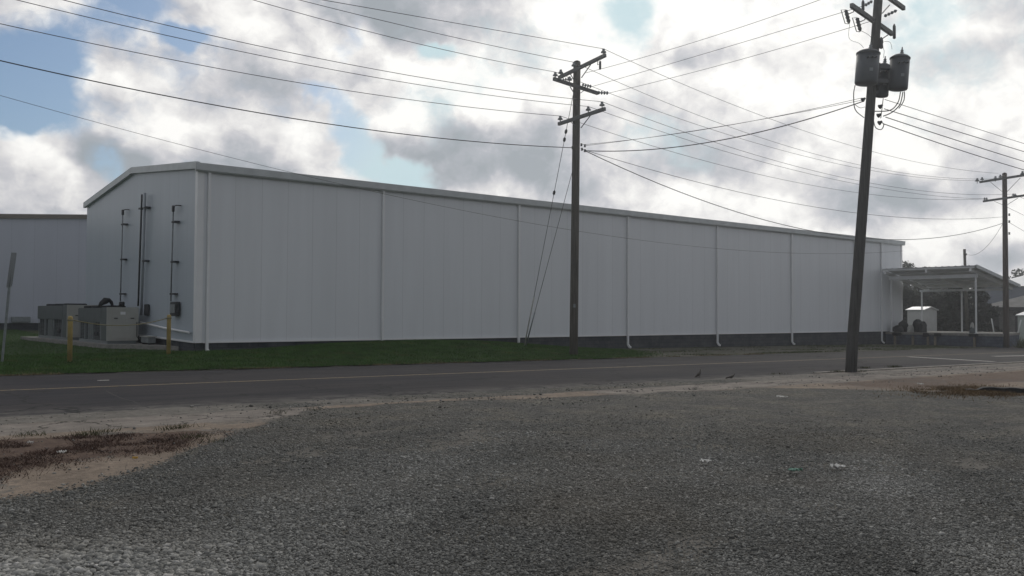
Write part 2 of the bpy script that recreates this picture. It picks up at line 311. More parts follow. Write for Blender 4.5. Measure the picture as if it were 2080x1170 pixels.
def blades(name, P, hgt, wd, m, label, cat, lean=.5, hv=.5):
    n = len(P); a = rng.uniform(0, 2*np.pi, n); h_ = hgt*rng.uniform(1-hv, 1+hv, n); ln = rng.normal(0, lean, (n, 2))*h_[:, None]
    dx = np.stack([np.cos(a), np.sin(a), np.zeros(n)], 1)*wd/2; tip = P+np.stack([ln[:, 0], ln[:, 1], h_], 1)
    V = np.stack([P-dx, P+dx, tip], 1).reshape(-1, 3); o_ = bigmesh(name, V, np.arange(3*n).reshape(-1, 3), m); return tag(o_, label, cat, kind='stuff')
N = 150000; bx_ = rng.uniform(-4, 33, N); by_ = rng.uniform(24.3, 33.2, N); by_ = 24.3+(by_-24.3)**1.0
keep = (by_ > Yfar(bx_)+.1+(fbm(bx_*1.3, bx_*0, 3)-.5)*.5) & (bx_ < 27+8*(fbm(by_*.4, by_*0+9, 8)-.2)+rng.normal(0, .8, N)); bx_, by_ = bx_[keep], by_[keep]
blades('grass', np.stack([bx_, by_, zg(bx_, by_)+.02], 1), .06, .022, GRASS, 'short dark green mown grass on the verge beyond the road', 'grass')
N = 9000; bx_ = rng.uniform(-4, 36, N); by_ = Yfar(bx_)+.0+rng.exponential(.2, N); kp = (rng.uniform(0, 1, N) < sst(fbm(bx_*.9, bx_*0, 44), .42, .6))
blades('dry_grass', np.stack([bx_, by_, zg(bx_, by_)+.01], 1)[kp], .045, .02, mat('dead_grass', (.17, .14, .075), .9, nscale=3, namp=.4), 'dead straw coloured grass along the far road edge', 'dry grass')
N = 26000; bx_ = rng.uniform(24, 62, N); by_ = Yfar(bx_)+.3+rng.uniform(0, 1, N)**1.4*(32.8-Yfar(bx_)); kp = rng.uniform(0, 1, N) < sst(fbm(bx_*.35, by_*.9, 46), .45, .62)
blades('verge_grass', np.stack([bx_, by_, zg(bx_, by_)+.005], 1)[kp], .06, .03, mat('thin_grass', (.06, .075, .03), .9, nscale=1.5, namp=.4), 'thin patchy grass on the dirt verge right of the middle pole', 'grass')
N = 16000; bx_ = rng.uniform(2, 11.4, N); by_ = rng.uniform(33.2, 64, N)
blades('grass', np.stack([bx_, by_, zg(bx_, by_)+.0], 1), .05, .03, GRASS, 'dark grass round the cooling units left of the white building', 'grass')
# near lot: gravel, sand, weeds, old pavement
Xl, Yl, Fl = grid(-4, 48, -3, 15.4, .13, .1)
gpt = np.array([(-6, 7.4), (1.33, 8.02), (1.91, 8.22), (2.74, 8.98), (3.57, 9.98), (4.5, 11.16), (5.49, 12.17), (6.57, 13.1), (8.18, 13.34), (10.03, 12.95), (11.93, 12.61), (14.82, 12.35), (16.8, 12.1), (18.2, 11.0), (19.2, 9.6), (20.2, 7.9), (24, 6), (50, 2)])
wobn = (fbm(Xl*1.2, Yl*1.2, 21)-.5)*.9
gl = np.interp(Xl, gpt[:, 0], gpt[:, 1]); dgr = gl-Yl+wobn*.5; gravel = sst(dgr, -.35, .45)
pat = fbm(Xl*.55+3, Yl*.55, 31)                                      # the shoulder keeps loose stones too
shoulder = sst(Yl, 13.3, 13.6)*(1-sst(Yl, 14.5, 15.0))*sst(Xl, 5, 7)*(1-sst(Xl, 17, 21))*.85
gravel = np.maximum(gravel, np.clip(shoulder*sst(pat, .3, .5), 0, 1)); gravel -= .60*sst(fbm(Xl*.35+Yl*.2, Yl*.9-Xl*.35, 77), .54, .66)*sst(dgr, .2, 1.0)*sst(fbm(Xl*3, Yl*3, 78), .3, .6)
side = sst(Yl, 12.15, 12.3)*(1-sst(Yl, 13.35, 13.5)); cov = 1-sst(Xl, 6.0, 7.2)*(1-sst(Xl, 12.0, 13.6))*.9
walk = side*cov; walk = np.maximum(walk, sst(Yl, 14.02, 14.08)*(1-sst(Yl, 14.95, 15.0))*sst(Xl, 21, 24)*.9)
wl = np.interp(Xl, [-6, 1.5, 3, 4, 5, 6], [12.0, 12.05, 11.85, 11.75, 11.3, 11.0]); wb = np.interp(Xl, [-6, 1.4, 2.3, 3.0, 3.8, 4.6, 5.4], [8.6, 8.75, 9.45, 9.85, 10.35, 10.9, 11.25])
weed = sst(wl-Yl+wobn*.3, 0, .3)*sst(Yl-wb+wobn*1.1, -.45, .9)*(1-sst(Xl, 3.2, 5.6)*.75)
rb = sst(Yl, 9.0, 10.0)*(1-sst(Yl, 11.9, 12.4))*sst(Xl, 18.3, 19.8)*.55; rb = np.maximum(rb, np.exp(-((Xl-20.6)/1.6)**2-((Yl-8.6)/1.5)**2)*.75); 
sand = np.where(Yl > 13.5, .25, .8)*(1-.62*sst(dgr, .2, .8)); sand -= .35*sst(fbm(Xl*.8, Yl*.8, 41), .45, .65)
Zl = zbase(Xl)+.03+.03*(fbm(Xl*.7, Yl*.7, 51)-.5)*sst(14.2-Yl, 0, 2)+.05*(fbm(Xl*2.5, Yl*2.5, 61)-.5)*np.clip(weed+rb, 0, 1)-.045*sst(Yl, 14.2, 15.2)
sel = (Yl < Ynear(Xl)+(fbm(Xl*1.5, Xl*0, 71)-.5)*.55).ravel(); Fk = Fl[sel[Fl].all(1)]
tag(bigmesh('gravel_lot', np.stack([Xl, Yl, Zl], -1).reshape(-1, 3), Fk, LOT, True, dict(gravel=gravel, sand=sand, weed=np.maximum(weed, rb), walk=walk)), kind='structure')
tag(strip('roadside', 47.8, 200, -3, lambda x: Ynear(x), 60, 12, DIRT, .02), kind='structure')
def samp(A, x, y):
    i_ = np.clip(((y+3)/.1).astype(int), 0, A.shape[0]-1); j_ = np.clip(((x+4)/.13).astype(int), 0, A.shape[1]-1); return A[i_, j_]
# loose crushed stones: low-poly chips in one sheet of stuff
def icos():
    p = (1+5**.5)/2; v = np.array([(-1, p, 0), (1, p, 0), (-1, -p, 0), (1, -p, 0), (0, -1, p), (0, 1, p), (0, -1, -p), (0, 1, -p), (p, 0, -1), (p, 0, 1), (-p, 0, -1), (-p, 0, 1)])/1.9
    f = np.array([(0, 11, 5), (0, 5, 1), (0, 1, 7), (0, 7, 10), (0, 10, 11), (1, 5, 9), (5, 11, 4), (11, 10, 2), (10, 7, 6), (7, 1, 8), (3, 9, 4), (3, 4, 2), (3, 2, 6), (3, 6, 8), (3, 8, 9), (4, 9, 5), (2, 4, 11), (6, 2, 10), (8, 6, 7), (9, 8, 1)]); return v, f
def f_stone(t, P, c, b):
    a = attr(t, 'tone'); w_ = attr(t, 'warm'); o = t.ramp(a, [(0, (.065, .065, .061)), (.45, (.188, .188, .176)), (.8, (.34, .338, .318)), (1, (.48, .47, .45))])
    o = t.mix(t.m('MULTIPLY', w_, .25), o, (.24, .20, .15)); n_ = t.noise(P, 120, 3, .6); return t.mix(1, o, t.ramp(n_, [(.3, (.8, .8, .8)), (.7, (1.15, 1.15, 1.15))]), 'MULTIPLY')
STONE = mat('limestone_chips', (.2, .2, .2), .9, spec=.15, fn=f_stone)
iv, fi = icos()
rmin, rmax, N = 4.2, 15.5, 370000
rr = rmin*(rmax/rmin)**rng.uniform(0, 1, N)**.92; aa = YAW+rng.uniform(-.58, .58, N); sx, sy = rr*np.sin(aa), rr*np.cos(aa)
gk = samp(gravel, sx, sy); big = np.clip(1.3*np.exp(-((sx-.9)/1.15)**2-((sy-5.5)/.75)**2), 0, 1)*sst(fbm(sx*1.6, sy*1.6, 91), .25, .6)
keep = (rng.uniform(0, 1, N) < gk**1.5*(1-.97*sst(rr, 8.5, 15))+.008) & (sy < 14.4); sx, sy, rr, gk, big = sx[keep], sy[keep], rr[keep], gk[keep], big[keep]; n = len(sx)
sz = (.0052+.00019*rr)*rng.lognormal(0, .38, n)*(1+1.2*big); sz = np.minimum(sz, .032)
V = iv[None]*rng.uniform(.5, 1.45, (n, 12, 1))*sz[:, None, None]*np.stack([rng.uniform(.8, 1.4, n), rng.uniform(.7, 1.1, n), rng.uniform(.45, .8, n)], 1)[:, None, :]
an = rng.uniform(0, 6.28, n); ca, sa_ = np.cos(an)[:, None], np.sin(an)[:, None]; V = np.stack([V[..., 0]*ca-V[..., 1]*sa_, V[..., 0]*sa_+V[..., 1]*ca, V[..., 2]], -1)
V += np.stack([sx, sy, samp(Zl, sx, sy)+sz*.22], 1)[:, None, :]
n2_ = 9000; ex = rng.uniform(1.8, 34, n2_); ey = rng.uniform(11.4, 15.3, n2_); kp = rng.uniform(0, 1, n2_) < sst(fbm(ex*1.1, ey*2.6, 33), .42, .68)*np.where(ey > 14.5, .25, 1)*(.35+.65*sst(ex, 4, 7)*(1-sst(ex, 14, 20))); ex, ey = ex[kp], ey[kp]; m2 = len(ex)
es = np.minimum(rng.lognormal(-4.55, .45, m2), .035); V2 = iv[None]*rng.uniform(.5, 1.45, (m2, 12, 1))*es[:, None, None]*np.array([1.1, .9, .65]); V2 += np.stack([ex, ey, samp(Zl, ex, ey)+es*.25], 1)[:, None, :]
V = np.concatenate([V, V2]); sx = np.concatenate([sx, ex]); sy = np.concatenate([sy, ey]); big = np.concatenate([big, np.full(m2, -.9)]); n = len(sx)
trk = fbm(sx*.30+sy*.12, sy*1.0-sx*.55, 55); tone = np.clip(rng.normal(.43, .17, n)+.16*big+.35*(fbm(sx*.5, sy*.5, 15)-.5)+.45*(trk-.5), 0, 1); warm = np.clip(fbm(sx*.6, sy*.6, 16)*3-1.3, 0, 1)
o = bigmesh('gravel', V.reshape(-1, 3), (fi[None]+12*np.arange(n)[:, None, None]).reshape(-1, 3), STONE, False, dict(tone=np.repeat(tone, 12), warm=np.repeat(warm, 12)))
tag(o, 'grey crushed stone spread over the near lot', 'gravel', kind='stuff')
# weeds on the near side
WEED = mat('reddish_weeds', (.068, .043, .035), .9, nscale=3, namp=.5, spec=.1); STRAW = mat('dry_straw', (.15, .105, .06), .9, nscale=3, namp=.4, spec=.1); SCRUB = mat('low_green_weeds', (.05, .055, .022), .9, nscale=3, namp=.4, spec=.1)
N = 60000; wx_ = rng.uniform(1, 6.2, N); wy_ = rng.uniform(8.4, 12.1, N); kp = rng.uniform(0, 1, N) < samp(weed, wx_, wy_)**1.3*sst(fbm(wx_*2.2, wy_*2.2, 88), .38, .6); wx_, wy_ = wx_[kp], wy_[kp]
blades('weeds', np.stack([wx_, wy_, samp(Zl, wx_, wy_)-.01], 1), .035, .010, WEED, 'patch of reddish brown weeds at the left between gravel and pavement', 'weeds', 1.0)
N = 12000; wx_ = 20.3+rng.normal(0, 1.0, N); wy_ = 8.9+rng.normal(0, .55, N); kp = rng.uniform(0, 1, N) < sst(fbm(wx_*1.6, wy_*1.6, 89), .35, .55); wx_, wy_ = wx_[kp], wy_[kp]
blades('dry_grass', np.stack([wx_, wy_, zbase(wx_)+.02], 1), .055, .014, STRAW, 'dry straw coloured grass round the dark timber at the right', 'dry grass', .7)
P_ = []
for (px, py, k_) in [(345, 876, 60), (370, 873, 50), (175, 888, 90), (205, 882, 60), (400, 893, 70), (560, 845, 30), (1755, 749, 140), (1818, 747, 200), (1700, 757, 120), (1745, 757, 90), (1580, 762, 40), (630, 838, 30), (60, 890, 60), (440, 902, 40)]:
    p = g(px, py); q = rng.normal(0, .10 if px < 800 else .16, (k_, 2)); P_.append(np.stack([p[0]+q[:, 0], p[1]+q[:, 1]*.6, np.full(k_, p[2]+.02)], 1))
blades('weeds', np.concatenate(P_), .065, .010, SCRUB, 'scattered dark weed tufts along the edges of the old pavement', 'weeds', .6)
# kerb pieces along the near edge at the right
CONC = mat('old_concrete', (.30, .28, .25), .9, nscale=6, namp=.25, bump=.5, bscale=30, spec=.15)
mb = MB()
xk = np.arange(23.6, 60, 3.0)
for a in xk: mb.beam((a+.01, 14.93, zbase(a)-.05), (a+2.98, 14.93, zbase(a+3)-.05), .16, .17)
tag(mb.build('kerb', CONC), kind='structure')
# ------------------------------------------------------------------ the white warehouse
XC, XE, YW, YB, ZT, ZR = 11.80, 64.12, 33.27, 49.3, 6.98, 7.78
def f_panel(ax, period, off):
    def f(t, P, c, b):
        s_ = t.n('ShaderNodeSeparateXYZ'); t.put(s_.inputs[0], P); x = t.m('DIVIDE', t.m('SUBTRACT', s_.outputs[ax], off), period)
        fr = t.m('FRACT', x); seam = t.m('MINIMUM', t.mr(fr, 0, .022, 1, 0, 'LINEAR'), 1.0)
        w_ = t.n('ShaderNodeTexWhiteNoise', noise_dimensions='1D'); t.put(w_.inputs['W'], t.m('FLOOR', x))
        tn = t.m('MULTIPLY_ADD', w_.outputs[0], .02, .98); st = t.noise(t.vm('MULTIPLY', P, (1.6, 1.6, .12)), 1.3, 5, .6)
        tn = t.m('MULTIPLY', tn, t.mr(st, .2, .8, .955, 1.015)); tn = t.m('MULTIPLY', tn, t.m('SUBTRACT', 1, t.m('MULTIPLY', seam, .26)))
        rib = t.m('SINE', t.m('MULTIPLY', x, 2*math.pi*11)); bumpn(t, b, t.m('SUBTRACT', t.m('MULTIPLY', rib, .05), seam), .35, .012)
        cc = t.n('ShaderNodeCombineColor'); [t.put(cc.inputs[k_], t.m('MULTIPLY', tn, v)) for k_, v in enumerate(c_rgb)]
        return cc.outputs[0]
    return f
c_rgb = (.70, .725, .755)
P_LONG = mat('white_wall_panel', (1, 1, 1), .42, fn=f_panel(0, 1.0783, 12.16)); c_rgb = (.41, .46, .51)  # gable tone below the long wall's: its shade is put into the colour
P_GAB = mat('shaded_gable_panel', (1, 1, 1), .38, fn=f_panel(1, 1.0783, YW)); c_rgb = (.43, .455, .52)
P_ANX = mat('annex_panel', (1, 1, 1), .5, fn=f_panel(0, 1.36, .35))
TRIM = mat('white_trim', (.74, .75, .76), .4, nscale=2, namp=.04); TRIMG = mat('weathered_grey_trim', (.50, .53, .54), .45, nscale=2, namp=.1)
def f_block(c1, c2):
    def f(t, P, c, b):
        br = t.n('ShaderNodeTexBrick'); s_ = t.n('ShaderNodeSeparateXYZ'); t.put(s_.inputs[0], P); cb = t.n('ShaderNodeCombineXYZ'); t.put(cb.inputs[0], t.m('ADD', s_.outputs[0], s_.outputs[1])); t.put(cb.inputs[1], s_.outputs[2])
        t.put(br.inputs['Vector'], cb.outputs[0]); br.inputs['Scale'].default_value = 1; br.inputs['Brick Width'].default_value = .4; br.inputs['Row Height'].default_value = .2; br.inputs['Mortar Size'].default_value = .008
        br.inputs['Color1'].default_value = c1+(1,); br.inputs['Color2'].default_value = c2+(1,); br.inputs['Mortar'].default_value = tuple(x*.6 for x in c1)+(1,)
        o_ = t.mix(1, br.outputs[0], t.ramp(t.noise(P, 1.7, 6, .7), [(.3, (.6, .62, .65)), (.7, (1.4, 1.35, 1.3))]), 'MULTIPLY'); bumpn(t, b, t.noise(P, 30, 4, .6), .5, .01); return o_
    return f
BLOCK = mat('dark_painted_block', (1, 1, 1), .85, spec=.2, fn=f_block((.055, .062, .072), (.075, .082, .092))); DOCKB = mat('blue_grey_painted_block', (1, 1, 1), .8, spec=.2, fn=f_block((.06, .075, .105), (.085, .10, .13)))
ROOFM = mat('roof_metal', (.45, .46, .47), .4, .4)
wh = empty('warehouse', (XC, YW, zg(XC, YW)), 'long white metal panelled warehouse with low gable end beyond the road', 'warehouse')
zb = lambda x: .40+.0013*(x-XC)                                       # bottom of the panels
mb = MB(); ny = 8
mb.prism([(XC+.06, YW, zb(XC)), (XE, YW, zb(XE)), (XE, YW, ZT), (XC+.06, YW, ZT)], (0, .15, 0)); mb.build('side_wall', P_LONG, wh)
YM = (YW+YB)/2; zgb = lambda y: .40+.02*(y-YW)
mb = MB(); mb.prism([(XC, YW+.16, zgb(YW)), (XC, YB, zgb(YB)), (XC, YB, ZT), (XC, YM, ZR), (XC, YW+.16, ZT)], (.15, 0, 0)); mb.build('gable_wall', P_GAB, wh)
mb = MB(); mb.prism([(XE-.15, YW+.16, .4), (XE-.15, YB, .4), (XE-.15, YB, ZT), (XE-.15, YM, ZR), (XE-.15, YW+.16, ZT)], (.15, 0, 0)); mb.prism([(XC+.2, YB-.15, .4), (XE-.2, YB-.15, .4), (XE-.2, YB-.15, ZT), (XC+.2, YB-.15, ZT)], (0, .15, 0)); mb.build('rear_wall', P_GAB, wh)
mb = MB(); mb.prism([(XC+.10, YW+.07, -.7), (XE-.05, YW+.07, -.9), (XE-.05, YW+.07, .52), (XC+.10, YW+.07, .46)], (0, .3, 0)); mb.box((XC+.08, YW+.38, -.7), (XC+.38, YB, .62)); mb.build('foundation', BLOCK, wh)
mb = MB()
for y0, y1, z0, z1 in ((YW-.16, YM, ZT+.06, ZR+.10), (YM, YB+.16, ZR+.10, ZT+.06)):
    mb.prism([(XC-.1, y0, z0), (XC-.1, y1, z1), (XC-.1, y1, z1+.05), (XC-.1, y0, z0+.05)], (XE-XC+.2, 0, 0))
mb.build('roof', ROOFM, wh)
mb = MB(); mb.prism([(XC-.14, YW-.19, ZT-.13), (XC-.14, YW-.20, ZT+.13), (XC-.14, YW-.02, ZT+.13), (XC-.14, YW-.02, ZT-.17), (XC-.14, YW-.12, ZT-.19)], (XE-XC+.28, 0, 0)); mb.build('eave_gutter', TRIMG, wh)
mb = MB()
for y0, y1, z0, z1 in ((YW-.17, YM, ZT, ZR), (YM, YB+.17, ZR, ZT)):
    mb.prism([(XC-.15, y0, z0-.10), (XC-.15, y1, z1-.10), (XC-.15, y1, z1+.17), (XC-.15, y0, z0+.17)], (.14, 0, 0))
mb.build('rake_trim', TRIMG, wh)
mb = MB(); mb.box((XC-.03, YW-.03, .39), (XC+.22, YW-.001, ZT-.14)); mb.box((XC-.03, YW-.001, .39), (XC-.002, YW+.22, ZT-.04)); mb.build('corner_trim', TRIM, wh)
mb = MB(); mb.beam((XC+.25, YW-.018, zb(XC)+.02), (XE, YW-.018, zb(XE)+.02), .035, .07); mb.beam((XC-.018, YW+.25, zgb(YW)+.02), (XC-.018, YB, zgb(YB)+.02), .035, .07); mb.build('base_trim', TRIM, wh)
mb = MB(); mb.box((XE-.22, YW-.025, zb(XE)+.06), (XE+.02, YW-.001, ZT-.14)); mb.build('corner_trim', TRIM, wh)
for x in [12.20+7.548*k_ for k_ in range(7)]+[61.05]:
    z1 = -.02 if x < 14 else (.12 if x < 24 else (-.15 if x < 33 else (-.2 if x < 40 else zbase(x)+.10)))
    mb = MB(); mb.box((x-.052, YW-.115, z1+.14), (x+.052, YW-.012, ZT-.16), bev=.012); o = mb.build('downspout', TRIM, wh)
    mb = MB(); mb.beam((x, YW-.065, z1+.16), (x+.03, YW-.17, z1+.02), .10, .10); mb.beam((x+.03, YW-.16, z1+.03), (x+.05, YW-.24, z1+.0), .10, .10); mb.build('elbow', TRIM, o)
# services on the gable end
GALV = mat('galvanised_metal', (.23, .25, .26), .5, .5, nscale=8, namp=.2); DKM = mat('dark_metal', (.035, .038, .042), .6, .3, nscale=6, namp=.3); LAGG = mat('pipe_lagging', (.30, .33, .36), .6); BLK = mat('black_rubber', (.015, .016, .018), .8, nscale=9, namp=.3, bump=.3)
XP = XC-.16
def pipe(pts, r, m, brs, name='conduit', side=1):
    P_ = [onX(px, py, XP) for px, py in pts]; mb = MB(); mb.tube(P_, r, 8); o_ = mb.build(name, m, wh)
    for px, py in brs:
        q = onX(px, py, XP); mb = MB(); mb.box((XP-.06, q[1]-.05, q[2]-.04), (XC-.002, q[1]+.36*-side, q[2]+.03)) if False else mb.box((XP-.05, q[1]-.34, q[2]-.035), (XC-.002, q[1]+.04, q[2]+.03)); mb.build('bracket', DKM, o_)
pipe([(249.5, 428), (244.5, 612)], .028, GALV, [(248.5, 456), (246.8, 527), (245, 597)])
pipe([(352, 424), (347, 612)], .028, GALV, [(351.5, 451), (349.5, 532), (347.5, 597)])
pipe([(288.3, 395), (280.7, 622)], .04, DKM, [(284, 424)], 'refrigerant_pipe')
pipe([(294.5, 392), (287, 640)], .055, LAGG, [(293.5, 422), (291, 530)], 'lagged_pipe')
for px, py in ((249.5, 428), (352, 420)):
    q = onX(px, py, XP); mb = MB(); mb.box((XP-.045, q[1]-.06, q[2]-.20), (XP+.045, q[1]+.06, q[2]+.05), bev=.015); mb.tube([(XP, q[1]-.05, q[2]+.02), (XP, q[1]-.42, q[2]+.02), (XC-.002, q[1]-.44, q[2]+.02)], .022, 6); mb.build('conduit_head', DKM, wh)
q = onX(340, 613, XC-.3); q2 = onX(354, 642, XC-.3); mb = MB(); mb.box((XC-.20, q2[1]+.15, q2[2]), (XC-.02, q[1], q[2]), bev=.02); eb = mb.build('electrical_box', DKM, wh)
mb = MB(); mb.box((XC-.225, q2[1]+.22, q2[2]+.12), (XC-.203, q[1]-.06, q[2]-.1)); mb.build('cover', GALV, eb)
q = onX(289, 618, XC-.2); q2 = onX(295, 641, XC-.2); mb = MB(); mb.box((XC-.13, q2[1], q2[2]), (XC-.02, q[1], q[2]), bev=.02); mb.build('switch_box', DKM, wh)
mb = MB(); mb.tube([onX(286, 655, XC-.12), onX(335, 666.5, XC-.12), onX(384, 675.5, XC-.12)], .045, 8); mb.build('drain_pipe', TRIM, wh)
# ------------------------------------------------------------------ annex with a brown rake
ax = empty('white_annex', (2, 66, zg(2, 66)), 'white panelled building with brown roof edge behind the cooling units', 'building')
zA = lambda x: 7.78+.112*(x-10.66)+.13                                # ridge rises to the right
AL, AR = -12.0, 40.0; pk = 24.0
top = lambda x: zA(x) if x < pk else 2*zA(pk)-zA(2*pk-x) if False else (zA(x) if x < pk else zA(2*pk-x))
q0, q1 = onY(0, 656.5, 66.0), onY(0, 443, 66.0); q2, q3 = onY(178, 655.5, 66.0), onY(178, 444, 66.0)
sl_ = (q3[2]-q1[2])/(q3[0]-q1[0]); tp = lambda x: q1[2]+sl_*((x if x < pk else 2*pk-x)-q1[0]); bt = q0[2]
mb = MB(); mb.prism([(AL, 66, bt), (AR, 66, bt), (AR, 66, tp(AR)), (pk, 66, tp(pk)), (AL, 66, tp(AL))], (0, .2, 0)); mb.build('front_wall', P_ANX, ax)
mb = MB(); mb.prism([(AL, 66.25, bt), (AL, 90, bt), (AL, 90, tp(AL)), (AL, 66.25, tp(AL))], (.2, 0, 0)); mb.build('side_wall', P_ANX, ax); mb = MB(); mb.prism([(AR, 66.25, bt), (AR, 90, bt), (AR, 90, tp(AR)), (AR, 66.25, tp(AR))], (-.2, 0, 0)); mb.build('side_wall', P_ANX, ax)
mb = MB(); mb.box((AL+.05, 66.06, -.3), (AR-.05, 66.4, bt+.06)); mb.build('foundation', BLOCK, ax)
BRN = mat('brown_trim', (.15, .13, .105), .5, nscale=2, namp=.1); mb = MB()
for a, b_ in ((AL-.3, pk), (pk, AR+.3)): mb.prism([(a, 65.86, tp(a)-.02), (b_, 65.86, tp(b_)-.02), (b_, 65.86, tp(b_)+.27), (a, 65.86, tp(a)+.27)], (0, .13, 0))
mb.build('rake_trim', BRN, ax)
mb = MB()
for a, b_ in ((AL-.3, pk), (pk, AR+.3)): mb.prism([(a, 66.0, tp(a)+.2), (b_, 66.0, tp(b_)+.2), (b_, 66.0, tp(b_)+.26), (a, 66.0, tp(a)+.26)], (0, 24.2, 0))
mb.build('roof', ROOFM, ax)
q = onY(42, 652, 65.8); mb = MB(); mb.box((q[0]-.55, 65.6, q[2]-.1), (q[0]+.55, 65.99, q[2]+.28), bev=.03); mb.build('wall_box', GALV, ax)
# ------------------------------------------------------------------ cooling units on their slab
SLAB = mat('slab_concrete', (.22, .215, .20), .9, nscale=5, namp=.25, bump=.4, spec=.15); PUT = mat('putty_sheet_metal', (.40, .40, .37), .5, nscale=3, namp=.06); DGR = mat('shaded_side_sheet', (.085, .098, .10), .5, nscale=3, namp=.12); GRYM = mat('grey_sheet_metal', (.19, .21, .215), .5, nscale=3, namp=.12); COIL = mat('dark_coil', (.03, .033, .036), .6, .4, nscale=30, namp=.4, bump=.6, bscale=60)
zs = .22
mb = MB(); mb.prism([(9.85, 38.75, -.2), (11.72, 34.9, -.2), (11.78, 53, -.2), (9.55, 53, -.2)], (0, 0, zs+.2)); tag(mb.build('concrete_slab', SLAB), 'concrete slab under the cooling units beside the gable wall', 'slab')
def cooler(x0, y0, y1, z0, z1, w_, label, hose):
    t_ = empty('condensing_unit', (x0, y0, z0), label, 'cooling unit', 'cooling units on the slab'); x1 = x0+w_
    mb = MB(); mb.box((x0+.05, y0+.05, z0), (x1-.05, y1-.05, z0+.13)); mb.build('skid', GRYM, t_)
    mb = MB(); mb.box((x0, y0+.03, z0+.13), (x1, y0+.9, z1), bev=.02); cb = mb.build('cabinet', DGR, t_); mb = MB(); mb.box((x0-.005, y0-.002, z0+.13), (x1+.005, y0+.028, z1+.004)); mb.build('front_panel', PUT, cb)  # dark cabinet behind a pale front plate: the sides' shade is in the colour
    mb = MB(); mb.box((x0+.20, y0-.018, z0+.22), (x1-.16, y0-.002, z1-.06), bev=.006); dr = mb.build('access_door', PUT, cb)
    for fx in (.28, .80):
        mb = MB(); mb.box((x0+fx*w_-.07, y0-.04, z0+(z1-z0)*.69), (x0+fx*w_+.07, y0-.019, z0+(z1-z0)*.69+.035)); mb.build('handle', BLK, dr)
    mb = MB(); mb.box((x0, y0+.901, z0+(z1-z0)*.58), (x1, y1, z1-.02), bev=.02); mb.build('fan_housing', DGR, t_)
    n_ = 3; L = (y1-y0-.9)/n_
    for k_ in range(n_):
        a = y0+.9+k_*L
        mb = MB(); mb.box((x0+.10, a+L*.42, z0+.13), (x1-.1, a+L*.97, z0+(z1-z0)*.58)); mb.build('coil', GRYM if k_ % 2 else COIL, t_)
        mb = MB(); mb.box((x0+.01, a+L*.02, z0+.13), (x0+.09, a+L*.10, z0+(z1-z0)*.58)); mb.build('leg', GRYM, t_)
        mb = MB(); mb.lathe((x0+w_*.5, a+L*.5, z1-.02), [(.52, 0), (.52, .09), (.48, .10), (.46, .04), (.05, .05), (.01, .05)], n=24); mb.build('fan_guard', BLK, t_)
    mb = MB()
    for k_ in range(9): zz = z0+.2+k_*(z1-z0)*.37/9; mb.beam((x0+.055, y0+1.0, zz), (x0+.055, y1-.1, zz), .012, .012)
    for k_ in range(13): yy = y0+1.0+k_*(y1-y0-1.1)/12; mb.beam((x0+.04, yy, z0+.14), (x0+.04, yy, z0+(z1-z0)*.57), .012, .012, (1, 0, 0))
    mb.build('coil_guard', GRYM, t_)
    mb = MB(); mb.box((x0+.42*w_, y0-.024, z0+(z1-z0)*.80), (x0+.58*w_, y0-.019, z0+(z1-z0)*.88)); mb.build('rating_plate', TRIM, dr)
    mb = MB(); mb.tube([(x1-.06, y0-.03, z0+.9), (x1-.06, y0-.05, z0+.3), (x1+.15, y0-.02, z0+.04)], .018, 6); mb.build('supply_cable', BLK, t_)
    mb = MB(); mb.box((x0+.35, y0+1.0, z0+.13), (x1-.35, y1-.1, z0+.62)); mb.tube([(x0+.18, y0+1.3, z0+.4), (x0+.18, y0+2.0, z0+.4)], .16, 12); mb.build('compressor', BLK, t_)
    if hose:
        A_ = [onY(px, py, y0+1.5) for px, py in [(199, 624), (205, 617), (214, 611), (222, 610), (226, 614), (229, 623)]]
        mb = MB(); mb.tube(A_, [.02, .09, .15, .09, .07, .05], 10); mb.build('duct_elbow', BLK, t_)
        B_ = [onY(px, py, y0+1.2) for px, py in [(228, 621), (238, 622), (246, 621)]]; mb = MB(); mb.tube(B_, .03, 8); a, b_ = onY(243, 613, y0+1.2), onY(252, 623, y0+1.2); mb.box((a[0], a[1]-.1, b_[2]), (b_[0], a[1]+.12, a[2]), bev=.02); mb.build('motor', BLK, t_)
    return t_
p = onY(216, 703, 38.9); pr = onY(280, 703, 38.9); pt = onY(216, 624, 38.9)
x0c = p[0]; yb1 = 43.75
cooler(x0c, 38.9, 43.6, zs, pt[2], min(pr[0]-p[0], 1.5), 'pale putty coloured cooling unit nearest the gable corner with a black duct on top', True)
cooler(x0c-.12, 45.1, 51.4, zs, onY(120, 620, 48)[2], 1.5, 'grey cooling unit standing behind the putty coloured one', False)
p = onX(285, 672, 10.9); mb = MB(); t_ = empty('low_unit', (11.45, 38.2, zs), 'low grey metal box on the slab right of the putty coloured cooling unit', 'unit')
mb.box((11.32, 37.3, zs+.06), (11.62, 38.3, zs+.30), bev=.02); mb.build('case', GRYM, t_); mb = MB(); mb.box((11.28, 37.25, zs+.30), (11.64, 38.35, zs+.34)); mb.build('lid', PUT, t_)
for y_ in (37.4, 38.2): mb = MB(); mb.box((11.36, y_-.04, zs), (11.58, y_+.04, zs+.06)); mb.build('foot', BLK, t_)
